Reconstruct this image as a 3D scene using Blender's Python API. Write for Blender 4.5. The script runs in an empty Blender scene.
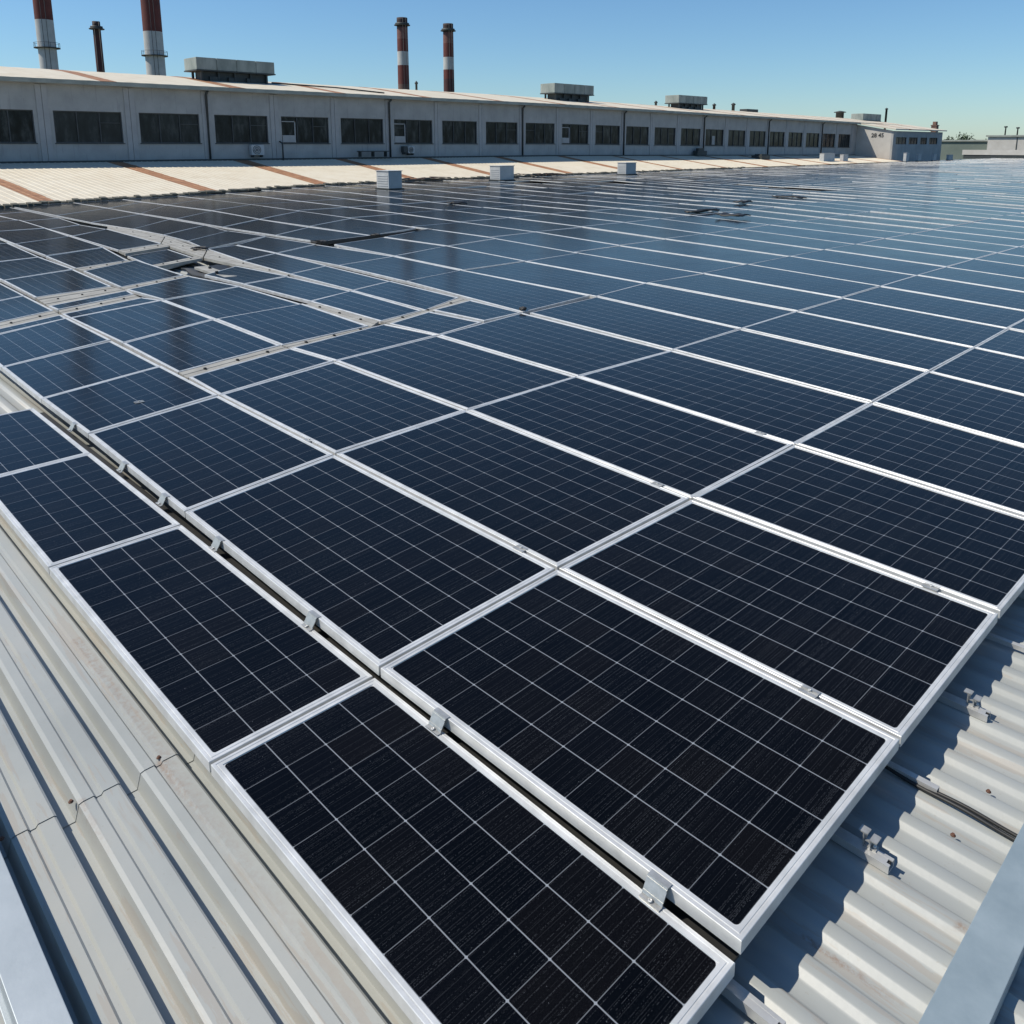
import bpy, bmesh, math, random
from mathutils import Vector, Matrix

# ------------------------------------------------------------------ camera, sky, sun, exposure
scene = bpy.context.scene
col = scene.collection
FOC, CY, HORIZON, VPX, EYE = 821.0, 317.0, 145.0, 1380.0, 2.0
pitch = math.atan((CY - HORIZON) / FOC)
azim = math.atan((VPX - 512.0) * math.cos(pitch) / FOC)
cam_d = bpy.data.cameras.new("camera")
cam = bpy.data.objects.new("camera", cam_d)
col.objects.link(cam)
scene.camera = cam
cam.location = (0, 0, EYE)
cam.rotation_euler = (math.pi / 2 - pitch, 0, azim)
cam_d.sensor_width = 36.0
cam_d.sensor_fit = 'HORIZONTAL'
cam_d.lens = FOC / 1024 * 36
cam_d.shift_y = -(512 - CY) / 1024
cam_d.clip_start = 0.05
cam_d.clip_end = 8000

SUN_TO = Vector((-0.68, -0.733, 0)).normalized()
SUN_EL = math.radians(52.0)
world = bpy.data.worlds.new("World")
scene.world = world
world.use_nodes = True
wn = world.node_tree
bg = wn.nodes["Background"]
sky = wn.nodes.new("ShaderNodeTexSky")
sky.sky_type = 'NISHITA'
sky.sun_disc = False
sky.sun_elevation = SUN_EL
sky.sun_rotation = math.atan2(SUN_TO.x, SUN_TO.y)
sky.air_density = 1.05
sky.dust_density = 0.20
sky.ozone_density = 9.0
sky.altitude = 0
wn.links.new(sky.outputs[0], bg.inputs[0])
tint = wn.nodes.new("ShaderNodeMix"); tint.data_type = 'RGBA'; tint.blend_type = 'MULTIPLY'; tint.inputs[0].default_value = 1.0
tint.inputs[7].default_value = (0.92, 1.02, 1.01, 1)   # white balance
wn.links.new(sky.outputs[0], tint.inputs[6])
wn.links.new(tint.outputs[2], bg.inputs[0])
bg.inputs[1].default_value = 0.118
sd = bpy.data.lights.new("sun", 'SUN')
sun = bpy.data.objects.new("sun", sd)
col.objects.link(sun)
sd.energy = 5.0
sd.angle = math.radians(0.5)
sd.color = (1.0, 0.93, 0.82)
toward = Vector((SUN_TO.x * math.cos(SUN_EL), SUN_TO.y * math.cos(SUN_EL), math.sin(SUN_EL)))
sun.rotation_euler = toward.to_track_quat('Z', 'Y').to_euler()
scene.view_settings.view_transform = 'Standard'
scene.view_settings.look = 'None'
scene.view_settings.exposure = 0.0
scene.view_settings.gamma = 1.0

rnd = random.Random(11)

# ------------------------------------------------------------------ helpers
def tag(o, label=None, cat=None, group=None, kind=None):
    if label: o["label"] = label
    if cat: o["category"] = cat
    if group: o["group"] = group
    if kind: o["kind"] = kind
    return o

def empty(name, loc=(0, 0, 0), rz=0.0):
    o = bpy.data.objects.new(name, None)
    o.empty_display_size = 0.2
    o.location = loc
    o.rotation_euler = (0, 0, rz)
    col.objects.link(o)
    return o

def link_mesh(name, me, parent=None, loc=(0, 0, 0)):
    o = bpy.data.objects.new(name, me)
    o.location = loc
    if parent: o.parent = parent
    col.objects.link(o)
    return o

class MB:
    """collects shapes into one mesh"""
    def __init__(s): s.v = []; s.f = []; s.m = []; s.sm = []
    def face(s, pts, mi=0, smooth=False):
        b = len(s.v); s.v += [tuple(p) for p in pts]; s.f.append(tuple(range(b, b + len(pts)))); s.m.append(mi); s.sm.append(smooth)
    def box(s, x0, x1, y0, y1, z0, z1, mi=0, ny=1):
        b = len(s.v)
        ys = [y0 + (y1 - y0) * i / ny for i in range(ny + 1)]
        for y in ys:
            s.v += [(x0, y, z0), (x1, y, z0), (x1, y, z1), (x0, y, z1)]
        for i in range(ny):
            a = b + 4 * i; c = a + 4
            for k in range(4):
                s.f.append((a + k, a + (k + 1) % 4, c + (k + 1) % 4, c + k)[::-1]); s.m.append(mi); s.sm.append(False)
        s.f.append((b, b + 1, b + 2, b + 3)); e = b + 4 * ny
        s.f.append((e + 3, e + 2, e + 1, e)); s.m += [mi, mi]; s.sm += [False, False]
    def obox(s, c, ax, ay, az, mi=0):
        """box by centre and three half-axis vectors"""
        c = Vector(c); ax = Vector(ax); ay = Vector(ay); az = Vector(az)
        b = len(s.v)
        for sz in (-1, 1):
            for sx, sy in ((-1, -1), (1, -1), (1, 1), (-1, 1)):
                s.v.append(tuple(c + ax * sx + ay * sy + az * sz))
        for f in ((0, 3, 2, 1), (4, 5, 6, 7), (0, 1, 5, 4), (1, 2, 6, 5), (2, 3, 7, 6), (3, 0, 4, 7)):
            s.f.append(tuple(b + i for i in f)); s.m.append(mi); s.sm.append(False)
    def lathe(s, c, prof, n=20, mis=None):
        """prof: list of (r, z)"""
        b = len(s.v); c = Vector(c)
        for r, z in prof:
            for k in range(n):
                a = 2 * math.pi * k / n
                s.v.append((c.x + r * math.cos(a), c.y + r * math.sin(a), c.z + z))
        for i in range(len(prof) - 1):
            for k in range(n):
                k2 = (k + 1) % n
                s.f.append((b + i * n + k, b + i * n + k2, b + (i + 1) * n + k2, b + (i + 1) * n + k))
                s.m.append(mis[i] if mis else 0); s.sm.append(True)
        s.f.append(tuple(b + k for k in range(n))[::-1]); s.m.append(0); s.sm.append(False)
        e = b + (len(prof) - 1) * n
        s.f.append(tuple(e + k for k in range(n))); s.m.append(mis[-1] if mis else 0); s.sm.append(False)
    def tube(s, pts, r, n=8, mi=0):
        pts = [Vector(p) for p in pts]; b = len(s.v)
        for i, p in enumerate(pts):
            d = (pts[min(i + 1, len(pts) - 1)] - pts[max(i - 1, 0)]).normalized()
            u = d.cross(Vector((0, 0, 1)))
            if u.length < 1e-3: u = Vector((1, 0, 0))
            u.normalize(); w = d.cross(u)
            for k in range(n):
                a = 2 * math.pi * k / n
                s.v.append(tuple(p + u * math.cos(a) * r + w * math.sin(a) * r))
        for i in range(len(pts) - 1):
            for k in range(n):
                k2 = (k + 1) % n
                s.f.append((b + i * n + k, b + (i + 1) * n + k, b + (i + 1) * n + k2, b + i * n + k2)); s.m.append(mi); s.sm.append(True)
        s.f.append(tuple(b + k for k in range(n))); s.m.append(mi); s.sm.append(False)
        e = b + (len(pts) - 1) * n
        s.f.append(tuple(e + k for k in range(n))[::-1]); s.m.append(mi); s.sm.append(False)
    def build(s, name, mats, parent=None, loc=(0, 0, 0), fn=None, bevel=0.0):
        me = bpy.data.meshes.new(name)
        v = [fn(p) for p in s.v] if fn else s.v
        l = Vector(loc)
        me.from_pydata([(p[0] - l.x, p[1] - l.y, p[2] - l.z) for p in v] if loc != (0, 0, 0) else v, [], s.f)
        if not isinstance(mats, (list, tuple)): mats = [mats]
        for m in mats: me.materials.append(m)
        me.polygons.foreach_set("material_index", s.m)
        me.polygons.foreach_set("use_smooth", s.sm)
        bm = bmesh.new(); bm.from_mesh(me)
        bmesh.ops.recalc_face_normals(bm, faces=bm.faces[:])
        bm.to_mesh(me); bm.free()
        me.update()
        o = link_mesh(name, me, parent, loc if parent is None else (Vector(loc)))
        if bevel:
            b = o.modifiers.new("bevel", 'BEVEL'); b.width = bevel; b.segments = 2; b.limit_method = 'ANGLE'
        return o

# ------------------------------------------------------------------ materials
def nodes_of(name):
    m = bpy.data.materials.new(name); m.use_nodes = True
    nt = m.node_tree
    return m, nt, nt.nodes, nt.links, nt.nodes["Principled BSDF"]

def math_node(nt, op, a, b=None, c=None):
    n = nt.nodes.new("ShaderNodeMath"); n.operation = op
    for i, x in enumerate((a, b, c)):
        if x is None: continue
        if isinstance(x, (int, float)): n.inputs[i].default_value = x
        else: nt.links.new(x, n.inputs[i])
    return n.outputs[0]

def noise(nt, scale, detail=4, rough=0.55, vec=None, stretch=None):
    if vec is None:
        tc = nt.nodes.new("ShaderNodeTexCoord"); vec = tc.outputs["Object"]
    if stretch:
        mp = nt.nodes.new("ShaderNodeMapping"); mp.inputs["Scale"].default_value = stretch
        nt.links.new(vec, mp.inputs[0]); vec = mp.outputs[0]
    n = nt.nodes.new("ShaderNodeTexNoise"); n.inputs["Scale"].default_value = scale
    n.inputs["Detail"].default_value = detail; n.inputs["Roughness"].default_value = rough
    nt.links.new(vec, n.inputs["Vector"])
    return n.outputs["Fac"]

def ramp(nt, fac, stops):
    r = nt.nodes.new("ShaderNodeValToRGB"); nt.links.new(fac, r.inputs[0])
    e = r.color_ramp.elements
    while len(e) > 1: e.remove(e[-1])
    e[0].position = stops[0][0]; e[0].color = (*stops[0][1], 1)
    for p, c in stops[1:]:
        x = e.new(p); x.color = (*c, 1)
    return r.outputs[0]

def mixc(nt, fac, a, b):
    n = nt.nodes.new("ShaderNodeMix"); n.data_type = 'RGBA'
    if isinstance(fac, (int, float)): n.inputs[0].default_value = fac
    else: nt.links.new(fac, n.inputs[0])
    for i, x in ((6, a), (7, b)):
        if isinstance(x, tuple): n.inputs[i].default_value = (*x, 1)
        else: nt.links.new(x, n.inputs[i])
    return n.outputs[2]

def bump(nt, fac, bsdf, strength=0.2, dist=0.01):
    b = nt.nodes.new("ShaderNodeBump"); b.inputs["Strength"].default_value = strength; b.inputs["Distance"].default_value = dist
    nt.links.new(fac, b.inputs["Height"]); nt.links.new(b.outputs[0], bsdf.inputs["Normal"])

def simple(name, c0, c1=None, rough=0.6, metal=0.0, scale=3.0, stretch=None, spec=0.5, bumps=0.0, bscale=40):
    m, nt, N, L, B = nodes_of(name)
    if c1 is None: c1 = tuple(x * 0.8 for x in c0)
    f = noise(nt, scale, 6, 0.6, stretch=stretch)
    L.new(ramp(nt, f, [(0.3, c1), (0.7, c0)]), B.inputs["Base Color"])
    B.inputs["Roughness"].default_value = rough; B.inputs["Metallic"].default_value = metal
    B.inputs["Specular IOR Level"].default_value = spec
    if bumps: bump(nt, noise(nt, bscale, 3), B, bumps, 0.01)
    return m

def glass_material(name, lines=True):
    """solar cells under glass; UV counts cells"""
    m, nt, N, L, B = nodes_of(name)
    uv = N.new("ShaderNodeUVMap"); uv.uv_map = "cells"
    sp = N.new("ShaderNodeSeparateXYZ"); L.new(uv.outputs[0], sp.inputs[0])
    U, V = sp.outputs[0], sp.outputs[1]
    tc = N.new("ShaderNodeTexCoord")
    oi = N.new("ShaderNodeObjectInfo")
    def edge(x):   # distance to nearest integer
        f = math_node(nt, 'FRACT', x)
        return math_node(nt, 'MINIMUM', f, math_node(nt, 'SUBTRACT', 1.0, f))
    eu, ev = edge(U), edge(V)
    lu = math_node(nt, 'LESS_THAN', eu, 0.009)       # lines across the panel
    lv = math_node(nt, 'LESS_THAN', ev, 0.013)       # lines along the panel
    nodef = math_node(nt, 'LESS_THAN', math_node(nt, 'ADD', eu, ev), 0.038)
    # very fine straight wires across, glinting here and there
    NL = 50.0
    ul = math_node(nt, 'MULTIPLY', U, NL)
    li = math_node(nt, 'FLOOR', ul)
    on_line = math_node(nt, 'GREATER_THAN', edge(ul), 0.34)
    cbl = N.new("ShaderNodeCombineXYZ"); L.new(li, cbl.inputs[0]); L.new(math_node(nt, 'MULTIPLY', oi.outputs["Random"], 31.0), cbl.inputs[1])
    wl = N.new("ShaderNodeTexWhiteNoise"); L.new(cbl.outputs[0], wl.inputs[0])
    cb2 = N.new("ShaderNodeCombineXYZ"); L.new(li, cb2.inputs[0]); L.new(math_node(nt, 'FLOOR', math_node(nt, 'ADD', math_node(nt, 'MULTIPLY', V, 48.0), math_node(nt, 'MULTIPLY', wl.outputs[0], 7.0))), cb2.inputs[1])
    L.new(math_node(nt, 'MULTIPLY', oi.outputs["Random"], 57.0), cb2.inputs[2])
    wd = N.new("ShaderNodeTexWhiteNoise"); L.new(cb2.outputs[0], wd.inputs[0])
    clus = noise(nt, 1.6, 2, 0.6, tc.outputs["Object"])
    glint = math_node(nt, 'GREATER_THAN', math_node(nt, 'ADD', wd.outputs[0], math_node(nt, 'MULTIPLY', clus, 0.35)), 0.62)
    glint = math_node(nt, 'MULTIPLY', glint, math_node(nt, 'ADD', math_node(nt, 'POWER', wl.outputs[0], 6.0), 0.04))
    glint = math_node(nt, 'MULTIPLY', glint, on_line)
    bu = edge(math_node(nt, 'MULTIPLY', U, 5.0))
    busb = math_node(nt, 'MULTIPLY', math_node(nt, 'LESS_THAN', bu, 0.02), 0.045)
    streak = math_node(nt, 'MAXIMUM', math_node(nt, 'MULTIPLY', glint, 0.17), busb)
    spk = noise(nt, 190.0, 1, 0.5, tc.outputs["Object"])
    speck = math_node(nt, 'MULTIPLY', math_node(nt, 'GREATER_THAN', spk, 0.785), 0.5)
    lines_f = math_node(nt, 'MAXIMUM', math_node(nt, 'MULTIPLY', lv, 0.75), math_node(nt, 'MULTIPLY', lu, 0.42))
    lines_f = math_node(nt, 'MAXIMUM', lines_f, nodef)
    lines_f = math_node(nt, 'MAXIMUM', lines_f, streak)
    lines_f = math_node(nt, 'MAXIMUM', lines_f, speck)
    # each cell a slightly different near-black
    fl = N.new("ShaderNodeVectorMath"); fl.operation = 'FLOOR'; L.new(uv.outputs[0], fl.inputs[0])
    ad = N.new("ShaderNodeVectorMath"); ad.operation = 'ADD'; L.new(fl.outputs[0], ad.inputs[0])
    cb = N.new("ShaderNodeCombineXYZ"); L.new(math_node(nt, 'MULTIPLY', oi.outputs["Random"], 97.0), cb.inputs[2]); L.new(cb.outputs[0], ad.inputs[1])
    wnz = N.new("ShaderNodeTexWhiteNoise"); L.new(ad.outputs[0], wnz.inputs[0])
    cell = ramp(nt, wnz.outputs[0], [(0.0, (0.0012, 0.0014, 0.0022)), (0.55, (0.0017, 0.0019, 0.0030)), (1.0, (0.0032, 0.0028, 0.0030))])
    base = mixc(nt, lines_f, cell, (0.24, 0.26, 0.285))
    # thin film of dust
    du = noise(nt, 1.7, 6, 0.65, tc.outputs["Object"])
    duf = math_node(nt, 'MULTIPLY', math_node(nt, 'SUBTRACT', du, 0.42, ), 0.008)
    duf = math_node(nt, 'MAXIMUM', duf, 0.0)
    base = mixc(nt, duf, base, (0.40, 0.38, 0.33))
    L.new(base, B.inputs["Base Color"])
    B.inputs["IOR"].default_value = 1.21
    pass
    r = math_node(nt, 'ADD', math_node(nt, 'MULTIPLY', du, 0.12), 0.11)
    L.new(r, B.inputs["Roughness"])
    bump(nt, noise(nt, 2.2, 2, 0.5, tc.outputs["Object"]), B, 0.06, 0.02)
    return m

M = {}
M['glass'] = glass_material("solar_cells")
M['frame'] = simple("anodised_frame", (0.70, 0.705, 0.69), (0.50, 0.505, 0.49), rough=0.40, metal=0.30, scale=9, stretch=(1, 1, 1))
M['clamp'] = simple("clamp_metal", (0.52, 0.52, 0.50), (0.34, 0.34, 0.32), rough=0.35, metal=0.5, scale=30)
M['rail'] = simple("rail_metal", (0.62, 0.62, 0.60), (0.45, 0.45, 0.43), rough=0.4, metal=0.4, scale=8)
M['rubber'] = simple("black_rubber", (0.012, 0.012, 0.012), (0.02, 0.02, 0.018), rough=0.55, scale=20)
M['bluegrey'] = simple("galvanised_sheet", (0.42, 0.46, 0.48), (0.34, 0.38, 0.40), rough=0.45, metal=0.25, scale=5, bumps=0.05)
M['capping'] = simple("blue_grey_sheet", (0.27, 0.33, 0.36), (0.20, 0.255, 0.285), rough=0.5, metal=0.1, scale=7, bumps=0.05)
M['dark'] = simple("dark_metal", (0.05, 0.06, 0.06), (0.03, 0.035, 0.035), rough=0.6)

RUNS = [(-0.79, -0.50, 1.905, 0.014, 0.85), (-0.50, -0.44, 2.235, 0.022, 0.6), (-3.7, -1.1, 0.885, 0.030, 0.42), (-2.70, -2.2, 0.862, 0.020, 0.5), (-2.70, -2.35, 0.60, 0.016, 0.4)]
def deck_material():
    m, nt, N, L, B = nodes_of("painted_corrugated_deck")
    big = noise(nt, 0.9, 5, 0.6)
    c = ramp(nt, big, [(0.25, (0.265, 0.28, 0.27)), (0.5, (0.33, 0.345, 0.33)), (0.75, (0.375, 0.375, 0.345))])
    st = noise(nt, 7.0, 5, 0.65, stretch=(0.14, 2.2, 1))
    c = mixc(nt, math_node(nt, 'MULTIPLY', math_node(nt, 'GREATER_THAN', st, 0.58), 0.30), c, (0.31, 0.25, 0.19))
    st2 = noise(nt, 3.0, 6, 0.7, stretch=(0.25, 3.2, 1))
    f2 = nt.nodes.new("ShaderNodeMapRange"); f2.inputs[1].default_value = 0.58; f2.inputs[2].default_value = 0.80; L.new(st2, f2.inputs[0])
    c = mixc(nt, math_node(nt, 'MULTIPLY', f2.outputs[0], 0.75), c, (0.27, 0.20, 0.125))
    ru = noise(nt, 5.5, 8, 0.75, stretch=(0.5, 1.4, 1))
    f3 = nt.nodes.new("ShaderNodeMapRange"); f3.inputs[1].default_value = 0.715; f3.inputs[2].default_value = 0.75; L.new(ru, f3.inputs[0])
    c = mixc(nt, f3.outputs[0], c, (0.22, 0.10, 0.04))
    sp = noise(nt, 70, 2, 0.6)
    c = mixc(nt, math_node(nt, 'MULTIPLY', math_node(nt, 'GREATER_THAN', sp, 0.70), 0.25), c, (0.25, 0.23, 0.18))
    # two rust runs at fixed places on the sheets by the panels' right edge
    tc = N.new("ShaderNodeTexCoord"); sp3 = N.new("ShaderNodeSeparateXYZ"); L.new(tc.outputs["Object"], sp3.inputs[0])
    wob = math_node(nt, 'MULTIPLY', math_node(nt, 'SUBTRACT', noise(nt, 30, 4, 0.7), 0.5), 0.03)
    for x0, x1, yc, hw, k in RUNS:
        dy = math_node(nt, 'ABSOLUTE', math_node(nt, 'ADD', math_node(nt, 'SUBTRACT', sp3.outputs[1], yc), wob))
        m1 = nt.nodes.new("ShaderNodeMapRange"); m1.inputs[1].default_value = hw; m1.inputs[2].default_value = hw * .3; L.new(dy, m1.inputs[0])
        m2 = nt.nodes.new("ShaderNodeMapRange"); m2.inputs[1].default_value = x0 - .015; m2.inputs[2].default_value = x0; L.new(sp3.outputs[0], m2.inputs[0])
        m3 = nt.nodes.new("ShaderNodeMapRange"); m3.inputs[1].default_value = x1; m3.inputs[2].default_value = x0 + .03; L.new(sp3.outputs[0], m3.inputs[0])
        pat = nt.nodes.new("ShaderNodeMapRange"); pat.inputs[1].default_value = 0.38; pat.inputs[2].default_value = 0.62; L.new(noise(nt, 45, 5, 0.75), pat.inputs[0])
        f = math_node(nt, 'MULTIPLY', math_node(nt, 'MULTIPLY', m1.outputs[0], m2.outputs[0]), math_node(nt, 'MULTIPLY', m3.outputs[0], pat.outputs[0]))
        c = mixc(nt, math_node(nt, 'MULTIPLY', f, k), c, (0.20, 0.10, 0.045))
    L.new(c, B.inputs["Base Color"])
    B.inputs["Roughness"].default_value = 0.42
    B.inputs["Specular IOR Level"].default_value = 0.5
    bump(nt, noise(nt, 9, 4), B, 0.12, 0.01)
    return m
M['deck'] = deck_material()

def cream_material():
    m, nt, N, L, B = nodes_of("cream_roof_with_rusty_sheets")
    tc = N.new("ShaderNodeTexCoord"); sp = N.new("ShaderNodeSeparateXYZ"); L.new(tc.outputs["Object"], sp.inputs[0])
    Y = sp.outputs[1]
    f = noise(nt, 1.1, 6, 0.65)
    c = ramp(nt, f, [(0.25, (0.52, 0.46, 0.35)), (0.5, (0.60, 0.545, 0.43)), (0.8, (0.64, 0.595, 0.49))])
    st = noise(nt, 3.0, 6, 0.7, stretch=(0.25, 2.0, 1))
    f2 = nt.nodes.new("ShaderNodeMapRange"); f2.inputs[1].default_value = 0.55; f2.inputs[2].default_value = 0.85; L.new(st, f2.inputs[0])
    c = mixc(nt, math_node(nt, 'MULTIPLY', f2.outputs[0], 0.5), c, (0.45, 0.28, 0.15))
    # a rusted sheet every 6.85 m
    ph = math_node(nt, 'FRACT', math_node(nt, 'DIVIDE', math_node(nt, 'ADD', Y, 40 + 6.85 * 4 - 8.15), 6.85))
    wob = math_node(nt, 'MULTIPLY', math_node(nt, 'SUBTRACT', noise(nt, 2.5, 4, 0.7, stretch=(0.5, 1, 1)), 0.5), 0.03)
    idx = math_node(nt, 'FLOOR', math_node(nt, 'DIVIDE', math_node(nt, 'ADD', Y, 40 + 6.85 * 4 - 8.15), 6.85))
    wn1 = N.new("ShaderNodeTexWhiteNoise"); wn1.noise_dimensions = '1D'; L.new(idx, wn1.inputs["W"])
    band = math_node(nt, 'LESS_THAN', math_node(nt, 'ADD', ph, wob), math_node(nt, 'ADD', 0.085, math_node(nt, 'MULTIPLY', wn1.outputs[0], 0.06)))
    worn = nt.nodes.new("ShaderNodeMapRange"); worn.inputs[1].default_value = 0.22; worn.inputs[2].default_value = 0.36; L.new(noise(nt, 3.5, 7, 0.75, stretch=(0.25, 1, 1)), worn.inputs[0]); band = math_node(nt, 'MULTIPLY', band, worn.outputs[0])
    rus = ramp(nt, noise(nt, 2.2, 6, 0.7), [(0.3, (0.15, 0.055, 0.020)), (0.5, (0.27, 0.11, 0.038)), (0.72, (0.40, 0.20, 0.09))])
    c = mixc(nt, math_node(nt, 'MULTIPLY', band, 0.93), c, rus)
    L.new(c, B.inputs["Base Color"]); B.inputs["Roughness"].default_value = 0.7
    return m
M['cream'] = cream_material()

def wall_material():
    m, nt, N, L, B = nodes_of("grey_concrete_wall_panels")
    f = noise(nt, 1.0, 6, 0.6)
    c = ramp(nt, f, [(0.3, (0.31, 0.315, 0.305)), (0.7, (0.41, 0.412, 0.40))])
    st = noise(nt, 2.0, 5, 0.7, stretch=(1, 2.5, 0.15))
    c = mixc(nt, math_node(nt, 'MULTIPLY', math_node(nt, 'GREATER_THAN', st, 0.6), 0.25), c, (0.16, 0.165, 0.165))
    L.new(c, B.inputs["Base Color"]); B.inputs["Roughness"].default_value = 0.8
    bump(nt, noise(nt, 12, 4), B, 0.15, 0.01)
    return m
M['wall'] = wall_material()
M['trim'] = simple("pale_pilaster_paint", (0.40, 0.402, 0.395), (0.33, 0.333, 0.33), rough=0.75, scale=1.5)
M['white_wall'] = simple("white_render", (0.52, 0.50, 0.46), (0.43, 0.41, 0.37), rough=0.8, scale=0.9)
M['eave'] = simple("gutter_metal", (0.36, 0.38, 0.34), (0.22, 0.24, 0.21), rough=0.55, scale=1.2)
M['hvac'] = simple("weathered_unit_casing", (0.33, 0.36, 0.33), (0.17, 0.20, 0.185), rough=0.7, scale=1.6, stretch=(1, 1, 0.4))
M['white_box'] = simple("pale_painted_box", (0.50, 0.51, 0.51), (0.40, 0.42, 0.42), rough=0.6, scale=2)
M['red_band'] = simple("faded_red_paint", (0.15, 0.040, 0.030), (0.09, 0.024, 0.020), rough=0.8, scale=0.8)
M['pink_band'] = simple("worn_pinkish_paint", (0.22, 0.11, 0.09), (0.12, 0.045, 0.038), rough=0.8, scale=1.2)
M['white_band'] = simple("dirty_white_paint", (0.52, 0.52, 0.50), (0.40, 0.40, 0.38), rough=0.8, scale=0.8)
M['maroon'] = simple("dark_maroon_paint", (0.085, 0.030, 0.028), (0.05, 0.02, 0.02), rough=0.8, scale=0.8)
M['sooty'] = simple("sooty_top", (0.06, 0.035, 0.03), (0.035, 0.025, 0.025), rough=0.85, scale=0.8)
M['brown'] = simple("brown_weathered_brick", (0.20, 0.12, 0.09), (0.12, 0.07, 0.055), rough=0.85, scale=1.5)
M['greenwall'] = simple("grey_green_cladding", (0.17, 0.20, 0.17), (0.11, 0.14, 0.12), rough=0.8, scale=0.15)
M['ink'] = simple("dark_sign_paint", (0.03, 0.03, 0.03), rough=0.7)
M['ground'] = simple("dry_ground", (0.16, 0.15, 0.10), (0.09, 0.10, 0.06), rough=0.95, scale=0.02)
M['leaf'] = simple("distant_foliage", (0.07, 0.10, 0.05), (0.035, 0.06, 0.03), rough=0.8, scale=0.4)
M['bark'] = simple("bark", (0.12, 0.09, 0.06), rough=0.9)

def window_material():
    m, nt, N, L, B = nodes_of("dark_window_glass")
    f = noise(nt, 1.0, 5, 0.7, stretch=(1, 2.2, 0.8))
    L.new(ramp(nt, f, [(0.38, (0.004, 0.005, 0.006)), (0.52, (0.018, 0.022, 0.024)), (0.60, (0.05, 0.055, 0.055)), (0.72, (0.10, 0.10, 0.09))]), B.inputs["Base Color"])
    oi = N.new("ShaderNodeObjectInfo")
    lc = B.inputs["Base Color"].links[0].from_socket
    L.new(mixc(nt, math_node(nt, 'MULTIPLY', math_node(nt, 'POWER', oi.outputs["Random"], 2.0), 0.45), lc, (0.06, 0.065, 0.065)), B.inputs["Base Color"])
    B.inputs["Roughness"].default_value = 0.10; B.inputs["Specular IOR Level"].default_value = 0.10
    bump(nt, noise(nt, 3.0, 2), B, 0.1, 0.01)
    return m
M['pane'] = window_material()

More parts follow.
